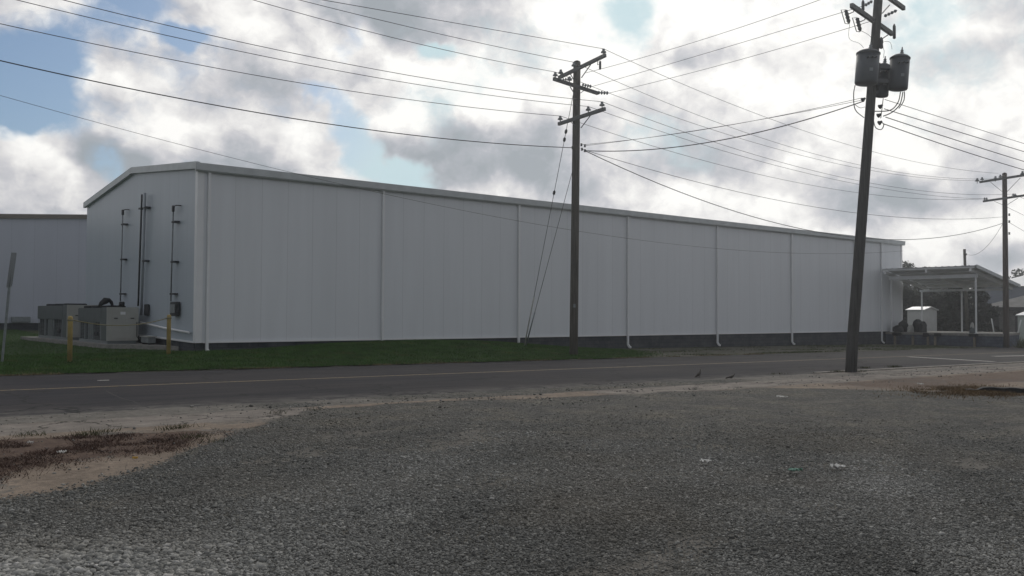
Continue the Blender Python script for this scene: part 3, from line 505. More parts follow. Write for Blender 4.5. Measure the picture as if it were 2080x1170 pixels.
# bollards and the rope between them
BY = mat('yellow_bollard_paint', (.36, .27, .10), .6, nscale=3, namp=.25, bump=.2); ROPE = mat('old_rope', (.22, .20, .12), .9)
def bollard(px, py, tpx, tpy, r, label):
    b0 = gnd(px, py); Z = (b0-E0)@fw; t1 = atZ(tpx, tpy, Z); b0 = b0.copy(); ax_ = Vector(t1-b0); L = ax_.length
    t_ = empty('bollard', b0, label, 'bollard', 'yellow bollards on the grass'); mb = MB(); mb.lathe(b0-np.array([0, 0, .1]), [(r, 0), (r, L+.06), (r*.93, L+.09), (r*.6, L+.115), (.01, L+.12)], ax_, 18); mb.build('post', BY, t_)
    c_ = b0+np.array(ax_)*.90; mb = MB(); mb.lathe(c_, [(r+.003, 0), (r+.016, .01), (r+.016, .05), (r+.003, .06)], ax_, 18); mb.build('rope_loop', ROPE, t_); return c_+np.array([0, 0, .03]), Z
c1_, Z1 = bollard(141.5, 737, 143, 643, .070, 'rusty yellow bollard in the grass in front of the putty coloured cooling unit'); c2_, Z2 = bollard(342, 722, 343.5, 640, .070, 'yellow bollard in the grass in front of the gable corner')
def sagline(A, B, s_, n_=20): A, B = np.array(A), np.array(B); return [A+(B-A)*t+np.array([0, 0, -4*s_*t*(1-t)]) for t in np.linspace(0, 1, n_)]
mb = MB(); mb.tube(sagline(c1_+np.array([.09, .02, 0]), c2_+np.array([-.08, -.02, 0]), .20), .017, 6); tag(mb.build('rope', ROPE), 'thin yellowish rope slung between the two yellow bollards', 'rope')
# leaning sign seen edge on
SIGNM = mat('sign_back', (.16, .175, .19), .45, .5, nscale=6, namp=.15)
b0 = gnd(3, 738); Z = (b0-E0)@fw; t_ = empty('road_sign', b0, 'leaning sign on a thin grey post seen edge on at the left', 'sign')
q1_ = atZ(25.5, 513, Z); mb = MB(); mb.beam(b0-np.array([0, 0, .2]), q1_, .06, .035, (fw[0], fw[1], 0)); mb.build('post', GALV, t_)
a, c_ = np.array(atZ(16.5, 583, Z)), np.array(atZ(26.5, 513, Z)); u_ = (c_-a)/np.linalg.norm(c_-a); vd = ray(22, 550); vd[2] = 0; vd /= np.linalg.norm(vd); sd = np.array([vd[1], -vd[0], 0]); wdir = vd*.985+sd*.17; wdir -= u_*(wdir@u_); wdir /= np.linalg.norm(wdir)
H_ = np.linalg.norm(c_-a); W_ = .78; nn = np.cross(u_, wdir); out = []
for cx, cz, a0 in ((W_/2-.08, H_-.08, 0), (-W_/2+.08, H_-.08, 90), (-W_/2+.08, .08, 180), (W_/2-.08, .08, 270)):
    for k_ in range(4): th = math.radians(a0+k_*30); out.append(a+wdir*(cx+.08*math.cos(th))+u_*(cz+.08*math.sin(th))-nn*.03)
mb = MB(); mb.prism(out, nn*.006); mb.build('plate', SIGNM, t_)
# ------------------------------------------------------------------ dock and its canopy
XD = 61.62; zd = .42
dk = empty('loading_dock', (XD, 29, zbase(XD)), 'blue grey block loading dock platform at the far end of the warehouse', 'loading dock')
y0d = onX(2036, 700, XD)[1]; x1d = 70.5
XQ, YQ = 69.6, y0d+2.1; mb = MB(); mb.prism([(XD, y0d, -1.1), (XQ, YQ, -1.1), (XQ, YW-.05, -1.1), (XD, YW-.05, -1.1)], (0, 0, zd-.16+1.1)); mb.build('base', DOCKB, dk)
mb = MB(); mb.prism([(XD-.05, y0d-.05, zd-.16), (XQ+.05, YQ-.05, zd-.16), (XQ+.05, YW-.05, zd-.16), (XD-.05, YW-.05, zd-.16)], (0, 0, .16)); mb.build('deck', SLAB, dk)
WOODP = mat('weathered_wood', (.20, .175, .14), .9, nscale=9, namp=.3, nvec=(1, 1, .2))
for px in (1818, 1854.5, 1885, 1899.5, 1979.5):
    q = onX(px, 690, XD-.12); mb = MB(); mb.box((XD-.20, q[1]-.06, zbase(XD)-.1), (XD-.06, q[1]+.06, zd-.25)); mb.build('fender_post', WOODP, dk)
for a, b_, t1, t2 in ((1812, 1829, 671, 682), (1874, 1884, 673, 685), (1897, 1909, 675, 683), (1967, 1985, 676, 684)):
    p1, p2 = onX(a, t1, XD-.25), onX(b_, t2, XD-.25); mb = MB(); mb.box((XD-.26, min(p1[1], p2[1]), p2[2]), (XD-.055, max(p1[1], p2[1]), zd-.02), bev=.03); mb.build('bumper', BLK, dk)
CANW = mat('canopy_white_steel', (.74, .75, .76), .45, nscale=2, namp=.06)
def f_corr(t, P, c, b):
    s_ = t.n('ShaderNodeSeparateXYZ'); t.put(s_.inputs[0], P); bumpn(t, b, t.m('SINE', t.m('MULTIPLY', s_.outputs[1], 2*math.pi/.22)), .6, .02); return c
CORR = mat('corrugated_roof', (.60, .61, .61), .45, .1, nscale=1.5, namp=.12, fn=f_corr)
cn = empty('dock_canopy', (XD, 29, zd), 'open lean-to canopy with a sloping metal roof on white posts over the loading dock', 'canopy')
fp = [onX(px, 672, XD+.18)[1] for px in (1811, 1983)]; yL, yR = fp; yM = yL+(yR-yL)*.0
hi = onX(1983, 560, XD+.18)[2]; 
XR_ = onY(1877, 672, fp[0])[0]; xr2 = onY(2038, 672, fp[1])[0]; XR_ = (XR_+xr2)/2; XR_ = min(XR_, 70.2)
ymid = onX(1954, 672, XR_)[1]; zlo = onX(2038, 588, XR_)[2]; zlo1 = onX(1877, 594, XR_)[2]; zlo = (zlo+zlo1)/2
hL = onX(1811, 572, XD+.18)[2]; hi = (hi+hL)/2
print('CANOPY', yL, yR, ymid, XR_, hi, zlo, y0d)
def post(x, y, z1, label=None):
    mb = MB(); mb.box((x-.045, y-.045, zd), (x+.045, y+.045, z1), bev=.008); mb.box((x-.11, y-.11, zd), (x+.11, y+.11, zd+.02)); return mb.build('post', CANW, cn)
sl_c = (zlo-hi)/(XR_-XD-.18); zc = lambda x: hi+sl_c*(x-XD-.18)
for y in (yL, yR): post(XD+.18, y, hi)
for y in (yL, ymid, yR): post(XR_, y, zlo-.02)
mb = MB(); mb.beam((XD+.18, yL+.15, hi+.12), (XD+.18, yR-.12, hi+.12), .10, .24); mb.build('front_beam', CANW, cn)
mb = MB(); mb.beam((XR_, yL+.15, zlo+.06), (XR_, yR-.12, zlo+.06), .10, .16); mb.build('rear_beam', CANW, cn)
xf = XD-.75; ov = 1.4
for y in (yL+.02, ymid, yR-.02):
    mb = MB(); mb.beam((xf+.1, y, zc(xf+.1)+.36), (XR_+ov-.3, y, zc(XR_+ov-.3)+.36), .12, .22); mb.build('rafter', CANW, cn)
for x in np.linspace(xf+.12, XR_+ov-.2, 6):
    mb = MB(); mb.beam((x, yL+.3, zc(x)+.54), (x, yR-.3, zc(x)+.54), .07, .13); mb.build('purlin', CANW, cn)
mb = MB(); x0r, x1r = xf, XR_+ov; ya, yb_ = yR-.45, min(yL+.45, YW-.22); nn_ = int((yb_-ya)/.055); vs = []; fs = []
for k_ in range(nn_+1):
    y = ya+(yb_-ya)*k_/nn_; w_ = .035*(1 if (k_ % 8) < 2 else 0)
    vs += [(x0r, y, zc(x0r)+.61+w_), (x1r, y, zc(x1r)+.61+w_), (x0r, y, zc(x0r)+.605), (x1r, y, zc(x1r)+.605)]
for k_ in range(nn_): a = 4*k_; fs += [(a, a+1, a+5, a+4), (a+2, a+6, a+7, a+3), (a, a+4, a+6, a+2), (a+1, a+3, a+7, a+5)]
fs += [(0, 2, 3, 1), (4*nn_, 4*nn_+1, 4*nn_+3, 4*nn_+2)]; mb.add(vs, fs); mb.build('roof_sheet', CORR, cn)
mb = MB(); mb.beam((x0r-.03, ya-.03, zc(x0r)+.56), (x1r, ya-.03, zc(x1r)+.56), .03, .22); mb.build('rake_trim', TRIMG, cn)
for px0, py0, px1, py1, nm in ((2014, 647, 2019, 676, 'stake'), (2074, 650, 2066, 682, 'stake')):
    a = onX(px1, py1, 69.0); b_ = onX(px0, py0, 69.0); mb = MB(); mb.tube([a, b_], .045, 8); tag(mb.build('stake', CANW, loc=a), 'thin white stake leaning on the dock at its right end' if px0 < 2050 else 'thin white stake leaning in the weeds beside the pale green shed', 'stake')
# things left on the dock
TARP = mat('dark_tarpaulin', (.022, .024, .027), .7, nscale=5, namp=.5, bump=.5, bscale=12); PALE = mat('pale_sacking', (.42, .42, .40), .85, nscale=7, namp=.2, bump=.5); GSK = mat('grey_sacking', (.10, .115, .12), .9, nscale=7, namp=.25, bump=.5)
def lump(px0, px1, ptop, X_, m, seed, dz=0, n_=26, mm=14):
    a, b_ = onX(px0, 660, X_), onX(px1, 660, X_); h_ = onX((px0+px1)/2, ptop, X_)[2]-zd-dz; w_ = abs(a[1]-b_[1]); cy = (a[1]+b_[1])/2; vs = []; fs = []
    for i_ in range(mm+1):
        for j_ in range(n_):
            ph = i_/mm*math.pi/2; th = 2*math.pi*j_/n_; e = 1+.35*(float(vn(np.float64(th*1.3+seed), np.float64(ph*3), seed))-.5)+.18*math.sin(3*th+seed)
            rz = math.sin(ph)**.8; rx_ = max(.02, math.cos(ph)**.6)*e; vs.append((X_+rx_*min(w_, 1.0)*.45*math.cos(th), cy+rx_*w_*.47*math.sin(th), zd+dz+h_*rz*(1+.12*math.sin(2*th+seed))))
    for i_ in range(mm):
        for j_ in range(n_): fs.append((i_*n_+j_, i_*n_+(j_+1) % n_, (i_+1)*n_+(j_+1) % n_, (i_+1)*n_+j_))
    fs.append(tuple(range(n_))[::-1]); mb = MB(); mb.add(vs, fs, True); return mb.build('covered_heap', m, loc=(X_, cy, zd+dz))
tag(lump(1824, 1846, 652, 63.2, TARP, 1), 'tall dark covered heap against the warehouse wall on the dock', 'heap', 'dark heaps on the dock')
tag(lump(1813, 1836, 662, 62.3, TARP, 2), 'low dark covered heap at the front left of the dock', 'heap', 'dark heaps on the dock')
tag(lump(1854, 1874, 651, 62.9, TARP, 3), 'rounded dark covered heap in front of the small white shed', 'heap', 'dark heaps on the dock')
tag(lump(1867, 1882, 655, 62.2, TARP, 4), 'dark bundle hanging over the dock edge by the rounded heap', 'heap', 'dark heaps on the dock')
o = lump(1842, 1856, 661, 62.6, PALE, 5); o.name = 'pale_bundle'; tag(o, 'small pale bundle between the dark heaps on the dock', 'bundle')
o = lump(1969, 1981, 663, 62.3, GSK, 6); o.name = 'grey_sack'; tag(o, 'grey sack standing on the dock beside the right front canopy post', 'sack')
o = lump(1971, 1979, 656, 62.3, PALE, 8, .35); o.name = 'pale_bundle'; tag(o, 'pale bundle on top of the grey sack by the canopy post', 'bundle')
# ------------------------------------------------------------------ behind the dock
WSH = mat('shed_white', (.50, .50, .49), .5, nscale=2, namp=.08)
def shed(X0, Y0, X1, Y1, z1, name, label, m, rf=.25, door=True):
    z0 = float(zbase((X0+X1)/2)); t_ = empty(name, (X0, Y0, z0), label, 'shed'); mb = MB()
    mb.box((X0, Y0, z0-.3), (X1, Y1, z1)); xm_ = (X0+X1)/2; mb.prism([(X0, Y0, z1), (X1, Y0, z1), (xm_, Y0, z1+rf)], (0, Y1-Y0, 0)); mb.build('wall', m, t_)
    mb = MB()
    for a, b_ in ((X0-.12, xm_), (xm_, X1+.12)):
        za, zb_ = (z1-.01, z1+rf+.04) if a < xm_ else (z1+rf+.04, z1-.01); mb.prism([(a, Y0-.12, za), (b_, Y0-.12, zb_), (b_, Y0-.12, zb_+.06), (a, Y0-.12, za+.06)], (0, Y1-Y0+.24, 0))
    mb.build('roof', TRIM, t_)
    if door: mb = MB(); mb.box((X0-.03, Y0+.5, z0), (X0-.002, Y0+1.5, z1-.3)); mb.build('door', GRYM, t_)
    return t_
a = onX(1876, 640, 76.0); b_ = onX(1843, 640, 76.0); c_ = onY(1903, 640, a[1]); zt_ = onX(1860, 630, 76)[2]
shed(76.0, a[1], c_[0], b_[1], zt_, 'garden_shed', 'small white gabled shed behind the loading dock', WSH, .22, False)
a = onX(2067, 640, 74.0); shed(74, a[1]-3.5, 78, a[1], onX(2070, 641, 74)[2], 'garden_shed', 'pale green white shed cut off by the right edge of the photo', mat('pale_green_white', (.45, .49, .46), .5, nscale=2, namp=.08), .3, False)
# old brick building with hipped roof and arched openings
OBR = mat('old_grey_brick', (1, 1, 1), .9, spec=.15, fn=f_block((.12, .118, .118), (.16, .153, .15))); OLDR = mat('old_grey_roof', (.10, .10, .10), .8, nscale=1.2, namp=.35, bump=.5, bscale=5); VOID = mat('dark_opening', (.012, .013, .015), .5, nscale=3, namp=.4)
XB = 95.0
yb0 = onX(2003, 640, XB)[1]; yb1 = yb0-26; zw = onX(2030, 624, XB)[2]; zr_ = onX(2030, 599, XB)[2]; zz0 = float(zbase(XB))
ob = empty('brick_building', (XB, yb0, zz0), 'old grey brick building with a low roof and arched openings right of the canopy', 'building')
mb = MB(); mb.box((XB, yb1, zz0-.5), (XB+12, yb0, zw)); mb.build('wall', OBR, ob)
mb = MB(); e = .6; mb.add([(XB-e, yb1-e, zw), (XB+12+e, yb1-e, zw), (XB+12+e, yb0+e, zw), (XB-e, yb0+e, zw), (XB+5, yb1+5, zr_+.6), (XB+5, yb0-4, zr_+.6)], [(0, 3, 5, 4), (1, 2, 3, 0)[::-1], (2, 1, 4, 5), (0, 4, 1), (2, 5, 3)]); mb.build('roof', OLDR, ob)
for px0, px1 in ((2014, 2029), (2062, 2082), (2100, 2118), (2136, 2154)):
    a, b_ = onX(px0, 634, XB), onX(px1, 634, XB); y0_, y1_ = min(a[1], b_[1]), max(a[1], b_[1]); zt_ = onX(px0, 632, XB)[2]; pts = [(XB-.05, y0_, zz0), (XB-.05, y1_, zz0)]+[(XB-.05, (y0_+y1_)/2+(y1_-y0_)/2*math.cos(t), zt_-.4+.4*math.sin(t)) for t in np.linspace(0, math.pi, 9)]
    mb = MB(); mb.prism(pts, (.04, 0, 0)); w_ = mb.build('doorway', VOID, ob)
    mb = MB(); P_ = [(XB-.06, (y0_+y1_)/2+((y1_-y0_)/2+.12)*math.cos(t), zt_-.4+.52*math.sin(t)) for t in np.linspace(0, math.pi, 9)]; mb.tube(P_, .10, 6); mb.build('arch', OBR, w_)
mb = MB(); mb.box((XB-.45, yb1, zw-.35), (XB-.25, yb0, zw-.02)); mb.build('fascia', DKM, ob)
# long white roofed building beyond, with the blue wall
XF = 118.0; ya_ = onX(1990, 560, XF)[1]; yb_ = ya_-45; ze = onX(2040, 582, XF)[2]; zp = onX(2040, 559, XF)[2]; z0_ = float(zbase(XF))
fb_ = empty('far_warehouse', (XF, ya_, z0_), 'far building with a pale metal roof and bluish wall above the brick building', 'building')
mb = MB(); mb.box((XF, yb_, z0_-.5), (XF+30, ya_, ze)); mb.build('wall', mat('bluish_wall', (.17, .19, .24), .6, nscale=.6, namp=.2), fb_)
mb = MB(); mb.add([(XF-.5, yb_, ze), (XF-.5, ya_, ze), (XF+9, ya_-2, zp+.35), (XF+9, yb_, zp+.35), (XF+30, ya_, ze), (XF+30, yb_, ze)], [(0, 1, 2, 3), (3, 2, 4, 5), (1, 4, 2), (0, 3, 5), (0, 5, 4, 1)]); mb.build('roof', mat('pale_metal_roof', (.62, .64, .66), .4, nscale=.5, namp=.06), fb_)
# ------------------------------------------------------------------ trees
BARK = mat('bark', (.07, .06, .05), .9, nscale=8, namp=.3, bump=.6)
def leafm(name, c_): return mat(name, c_, .7, nscale=.9, namp=.45, spec=.2)
LF = [leafm('leaves_dark', (.009, .015, .009)), leafm('leaves_mid', (.024, .035, .016)), leafm('leaves_grey', (.034, .042, .028))]
def tree(x, y, h_, blobs_, nl, m, label, group, ls=.16, name='tree'):
    z0 = float(zbase(x)); t_ = empty(name, (x, y, z0), label, 'tree', group); mb = MB(); th = min(b_[2] for b_ in blobs_)*.8
    mb.tube([(x, y, z0-.3), (x+.1, y, z0+th*.5), (x, y+.1, z0+th)], [.045*h_, .035*h_, .026*h_], 10)
    for bx, by, bz, br in blobs_: mb.tube([(x, y+.1, z0+th*.8), (x+bx*.5, y+by*.5, z0+th*.8+(bz-th*.8)*.6), (x+bx, y+by, z0+bz)], [.02*h_, .014*h_, .006*h_], 6)
    mb.build('trunk', BARK, t_)
    B = np.array(blobs_); w_ = B[:, 3]**2; id_ = rng.choice(len(B), nl, p=w_/w_.sum()); d = rng.normal(0, 1, (nl, 3)); d /= np.linalg.norm(d, axis=1)[:, None]
    lump_ = .72+.5*vn(d[:, 0]*2.5+id_*7, d[:, 1]*2.5+d[:, 2]*3, 5); r_ = B[id_, 3]*lump_*rng.uniform(.0, 1, nl)**.30; C_ = B[id_, :3]+d*r_[:, None]*np.array([1, 1, .8]); C_ += np.array([x, y, z0]) 
    a = rng.normal(0, 1, (nl, 3)); a /= np.linalg.norm(a, axis=1)[:, None]; b_ = np.cross(a, rng.normal(0, 1, (nl, 3))); b_ /= np.linalg.norm(b_, axis=1)[:, None]; s_ = ls*rng.uniform(.6, 1.4, nl)[:, None]
    V_ = np.stack([C_-a*s_, C_+b_*s_*.5, C_+a*s_, C_-b_*s_*.5], 1).reshape(-1, 3); o_ = bigmesh('crown', V_-np.array([x, y, z0]), np.arange(4*nl).reshape(-1, 4), m); o_.parent = t_; return t_
def treeat(px, py, X_, w_px, m, label, group, base=.2, nl=4200, wide=1.0, name='tree', ls=.16):
    q = onX(px, py, X_); s_ = np.linalg.norm(q-E0)/F; R_ = w_px*s_/2; H_ = q[2]-float(zbase(X_)); bl = []
    nb = 9
    for k_ in range(nb):
        f_ = k_/(nb-1); zz = H_*(base+(1-base)*f_)-.30*R_; rr_ = R_*(.35+.32*math.sin(math.pi*min(1, .2+f_*.75))); an_ = k_*2.4; of = R_*.62*math.sin(math.pi*(.15+.8*f_))*wide; bl.append((of*math.cos(an_), of*math.sin(an_), max(.6*rr_, zz-rr_*.35), rr_))
    return tree(q[0], q[1], H_, bl, nl, m, label, group, ls, name)
GT = 'trees behind the loading dock'
treeat(1842, 526, 112, 70, LF[1], 'tree whose top shows above the left end of the canopy roof', GT, .35, 5200)
treeat(1878, 540, 116, 46, LF[1], 'lower tree top showing above the canopy roof beside the first', GT, .35, 3600)
treeat(1838, 578, 84, 66, LF[0], 'dark tree behind the shed next to the warehouse corner', GT, .1, 5000)
treeat(1880, 566, 92, 80, LF[0], 'dark tree directly above the small white shed roof', GT, .1, 6000)
treeat(1935, 566, 82, 92, LF[0], 'large dense dark tree behind the middle rear canopy post', GT, .05, 9000)
treeat(1982, 572, 86, 70, LF[0], 'dense dark tree left of the brick building', GT, .05, 7000)
treeat(1908, 574, 100, 76, LF[2], 'greyish tree showing between the dark trees under the canopy', GT, .1, 4200)
treeat(2072, 540, 160, 90, LF[1], 'distant tree rising over the pale roof at the right edge', 'far trees at the right', .3, 5200, ls=.26)
treeat(2118, 548, 165, 80, LF[1], 'distant tree beyond the pale roof outside the right edge', 'far trees at the right', .3, 2500, ls=.26)
tag(blades('tall_grass', (lambda N_: (lambda a, b2: np.stack([a, b2, zbase(a)], 1))(rng.uniform(62, 74, N_), rng.uniform(18, y0d-.6, N_)))(9000), .45, .06, mat('olive_grass', (.085, .095, .035), .9, nscale=1, namp=.4, spec=.1), 'x', 'x'), 'olive green tall grass beyond the right end of the dock', 'tall grass')
tag(blades('tall_grass', (lambda N_: (lambda a, b2: np.stack([a, b2, zbase(a)], 1))(rng.uniform(71, 92, N_), rng.uniform(18, 46, N_)))(12000), .55, .08, bpy.data.materials['olive_grass'], 'x', 'x'), 'rough tall weeds growing behind the dock below the trees', 'tall grass')
# ------------------------------------------------------------------ timber, litter and birds on the near side
p0, p1 = g(1962, 797), g(2120, 802); TIM = mat('creosoted_timber', (.018, .017, .017), .85, nscale=12, namp=.5, bump=.7, bscale=30)
d = p1-p0; d[2] = 0; L_ = np.linalg.norm(d); d /= L_; t_n = np.array([-d[1], d[0], 0]); 
mb = MB(); nseg = 14; rows = []
for i_ in range(nseg+1):
    c_ = p0+d*L_*i_/nseg; h_ = .11+.008*math.sin(i_*1.7)+(.02 if i_ > 2 else -.04); w_ = .11+.012*math.sin(i_*2.3); base_ = np.array([c_[0], c_[1], zbase(c_[0])-.03])
    rows += [base_-t_n*w_, base_-t_n*w_*.95+np.array([0, 0, h_+.03]), base_+t_n*w_*.9+np.array([0, 0, h_+.035]), base_+t_n*w_]
fs = [(4*i_+k_, 4*i_+(k_+1) % 4, 4*i_+4+(k_+1) % 4, 4*i_+4+k_) for i_ in range(nseg) for k_ in range(4)]+[(0, 1, 2, 3), tuple(4*nseg+k_ for k_ in range(4))[::-1]]
mb.add(rows, fs); tag(mb.build('timber', TIM, loc=p0), 'dark weathered timber lying in the dry grass at the right', 'timber')
PAP = mat('dirty_paper', (.62, .61, .58), .8, nscale=20, namp=.12)
def litter(px, py, w_, dep, m, label, name, cat, seed):
    c_ = g(px, py); r_ = np.random.default_rng(seed); n_, k_ = 9, 6; vs = []; an_ = r_.uniform(-.5, .5); ca_, sn_ = math.cos(an_-YAW), math.sin(an_-YAW); ed = r_.uniform(.7, 1.1, (k_, n_))
    zt = float(samp(Zl, np.array([c_[0]]), np.array([c_[1]]))[0])
    for j_ in range(k_):
        for i_ in range(n_):
            u_, v_ = (i_/(n_-1)-.5)*w_*ed[j_, 0], (j_/(k_-1)-.5)*dep*ed[0, i_]; vs.append((c_[0]+u_*ca_-v_*sn_, c_[1]+u_*sn_+v_*ca_, zt+.042+.03*abs(math.sin(i_*1.1+j_*.9+seed))*r_.uniform(.4, 1)))
    fs = [(j_*n_+i_, j_*n_+i_+1, (j_+1)*n_+i_+1, (j_+1)*n_+i_) for j_ in range(k_-1) for i_ in range(n_-1)]
    m2 = len(vs); vs2 = [(x, y, z-.004) for x, y, z in vs]; mb = MB(); mb.add(vs+vs2, fs+[tuple(a+m2 for a in f)[::-1] for f in fs]); tag(mb.build(name, m, loc=c_), label, cat, 'scraps of litter on the gravel')
litter(1432, 951, .115, .10, PAP, 'small torn white paper scrap on the gravel left of the green one', 'paper_scrap', 'litter', 1)
litter(1700, 962, .17, .11, PAP, 'larger crumpled white paper scrap on the gravel right of the green one', 'paper_scrap', 'litter', 2)
litter(1588, 814.5, .20, .16, PAP, 'flat white scrap farther back on the gravel towards the road', 'paper_scrap', 'litter', 3)
litter(1614, 971, .14, .09, mat('green_plastic', (.13, .26, .20), .4), 'flattened green plastic scrap on the gravel between two white scraps', 'plastic_scrap', 'litter', 4)
litter(1045, 962, .035, .03, PAP, 'tiny white fleck on the gravel in the middle foreground', 'paper_scrap', 'litter', 5)
litter(1870, 787, .16, .12, PAP, 'white scrap lying near the dry grass and dark timber', 'paper_scrap', 'litter', 6)
litter(62, 914, .06, .05, PAP, 'pale scrap at the top of the reddish weed patch', 'paper_scrap', 'litter', 7)
litter(125, 937, .08, .05, PAP, 'pale scrap in the middle of the reddish weed patch', 'paper_scrap', 'litter', 8)
litter(274, 947, .05, .05, mat('yellow_plastic', (.5, .32, .05), .5), 'tiny yellow scrap on the sand beside the weed patch', 'plastic_scrap', 'litter', 9)
litter(1282, 716, .5, .3, PAP, 'pale scrap on the verge beyond the road right of the pole', 'paper_scrap', 'litter', 10)
BIRD = mat('grey_brown_feathers', (.085, .075, .068), .8, nscale=30, namp=.3); BK = mat('beak_legs', (.05, .03, .03), .5)
def bird(px, py, yaw_, tilt, sc_, label):
    p = g(px, py); p[2] = float(samp(Zl, np.array([p[0]]), np.array([p[1]]))[0]) if p[1] < 14.4 else p[2]+.0
    body = [(-.155, .0, .040, .010, .016), (-.12, 0, .046, .011, .020), (-.075, 0, .058, .022, .022), (-.035, 0, .068, .036, .034), (.01, 0, .075, .042, .042), (.05, 0, .086, .036, .038), (.075, 0, .105, .024, .026), (.086, 0, .125, .018, .020), (.093, 0, .142, .019, .019), (.104, 0, .150, .015, .015), (.116, 0, .150, .006, .007)]
    Mx = Matrix.Translation(Vector(p)) @ Matrix.Rotation(yaw_, 4, 'Z') @ Matrix.Scale(sc_, 4) @ Matrix.Translation((0, 0, .035)) @ Matrix.Rotation(-tilt, 4, 'Y')
    n_ = 12; vs = [Mx @ Vector((x, y+wy*math.cos(2*math.pi*k_/n_), z-.03+hz*math.sin(2*math.pi*k_/n_))) for x, y, z, wy, hz in body for k_ in range(n_)]
    fs = [(i_*n_+k_, i_*n_+(k_+1) % n_, (i_+1)*n_+(k_+1) % n_, (i_+1)*n_+k_) for i_ in range(len(body)-1) for k_ in range(n_)]+[tuple(range(n_))[::-1], tuple((len(body)-1)*n_+k_ for k_ in range(n_))]
    t_ = empty('dove', p, label, 'bird', 'birds at the edge of the road'); mb = MB(); mb.add(vs, fs, True); mb.build('body', BIRD, t_)
    Mb = Mx; mb = MB(); mb.tube([Mb @ Vector((.112, 0, .120)), Mb @ Vector((.130, 0, .116))], [.004*sc_, .001], 6); mb.build('beak', BK, t_)
    for s_ in (-1, 1):
        mb = MB(); R0 = Matrix.Translation(Vector(p)) @ Matrix.Rotation(yaw_, 4, 'Z') @ Matrix.Scale(sc_, 4); mb.tube([R0 @ Vector((.0, s_*.016, .06)), R0 @ Vector((.006, s_*.018, .028)), R0 @ Vector((.0, s_*.018, .001))], .003*sc_, 5)
        for k_ in (-.5, 0, .5): mb.tube([R0 @ Vector((0, s_*.018, .002)), R0 @ Vector((.022, s_*.018+k_*.02, .002))], .002*sc_, 4)
        mb.build('leg', BK, t_)
        mb = MB(); mb.add([Mx @ Vector(v) for v in [(.045, s_*.036, .068), (.02, s_*.044, .03), (-.05, s_*.034, .012), (-.11, s_*.012, .018), (-.06, s_*.026, .05), (0, s_*.040, .070)]], [(0, 1, 2, 3, 4, 5)]); mb.build('wing', BIRD, t_)
bird(1420, 766.5, -YAW+.15, .5, 1.08, 'dark dove standing upright with raised head on the road edge'); bird(1485, 771, -YAW+.1, .02, .95, 'smaller dark dove crouched low on the pale strip right of the other bird')
# ------------------------------------------------------------------ utility poles
def f_wood(base):
    def f(t, P, c, b):
        n_ = t.noise(t.vm('MULTIPLY', P, (9, 9, .5)), 2.2, 6, .65); o_ = t.ramp(n_, [(.3, tuple(x*.65 for x in base)), (.7, tuple(min(1, x*1.4) for x in base))]); bumpn(t, b, n_, .5, .02); return o_
    return f
PW = [mat('pole_wood', (1, 1, 1), .9, spec=.15, fn=f_wood((.092, .086, .074))), mat('dark_pole_wood', (1, 1, 1), .9, spec=.15, fn=f_wood((.080, .080, .078))), mat('pale_pole_wood', (1, 1, 1), .9, spec=.15, fn=f_wood((.10, .085, .075)))]
ARM = mat('crossarm_wood', (.13, .135, .135), .9, nscale=8, namp=.3); PORC = mat('grey_porcelain', (.20, .215, .225), .3); STL = mat('hardware_steel', (.10, .105, .11), .5, .6); CABLE = mat('cable', (.035, .037, .04), .6); TANK = mat('transformer_paint', (.062, .073, .085), .45, .1, nscale=3, namp=.15)
def polebody(root, b0, t1, r0_, r1_, m):
    n_ = 14; pts = [b0+(t1-b0)*k_/n_ for k_ in range(n_+1)]; pts[0] = pts[0]-np.array([0, 0, .4]); mb = MB(); mb.tube(pts, [r0_+(r1_-r0_)*k_/n_ for k_ in range(n_+1)], 18)
    mb.lathe(t1, [(r1_*1.0, 0), (r1_*.8, .05), (.01, .09)], t1-b0, 14); return mb.build('pole', m, root)
def arm(root, p, q, w_=.10, h_=.13): mb = MB(); mb.beam(p, q, w_, h_); return mb.build('crossarm', ARM, root)
def brace(root, p, q): mb = MB(); mb.beam(p, q, .035, .02); return mb.build('brace', STL, root)
def pin(root, p, s_=1.0):
    p = np.array(p); mb = MB(); mb.lathe(p+np.array([0, 0, -.12*s_]), [(.02, 0), (.02, .10*s_), (.105*s_, .115*s_), (.10*s_, .16*s_), (.055*s_, .20*s_), (.05*s_, .22*s_), (.06*s_, .24*s_), (.045*s_, .27*s_), (.01, .28*s_)], n=14); return mb.build('insulator', PORC, root)
def string(root, p, q, n_=4, r=.075, name='strain_insulator'):
    p, q = np.array(p, float), np.array(q, float); d = q-p; L_ = np.linalg.norm(d); mb = MB(); mb.tube([p, q], .016, 6)
    for k_ in range(n_): a = (k_+.5)/n_*L_; w_ = L_/n_; mb.lathe(p+d/L_*(a-w_*.32), [(.02, 0), (r, w_*.18), (r, w_*.30), (.03, w_*.62), (.02, w_*.64)], d, 12)
    return mb.build(name, PORC, root)
def bolt(root, p, r=.05): mb = MB(); mb.lathe(np.array(p)-np.array([0, 0, r*1.2]), [(.02, 0), (r, .01), (r*.6, r), (r, r*2), (.02, r*2.4)], n=10); return mb.build('spool_insulator', STL, root)
def wirefit(A, Bxy, obs):
    A = np.array(A, float); d = np.array(Bxy, float)-A[:2]; L2 = d@d; rows, rhs = [], []
    for px, py in obs:
        q = onP(px, py, A, d); t = (q[:2]-A[:2])@d/L2; rows.append([t, -4*t*(1-t)]); rhs.append(q[2]-A[2])
    (dz, s_), *_ = np.linalg.lstsq(np.array(rows), np.array(rhs), rcond=None); return np.array([Bxy[0], Bxy[1], A[2]+dz]), s_
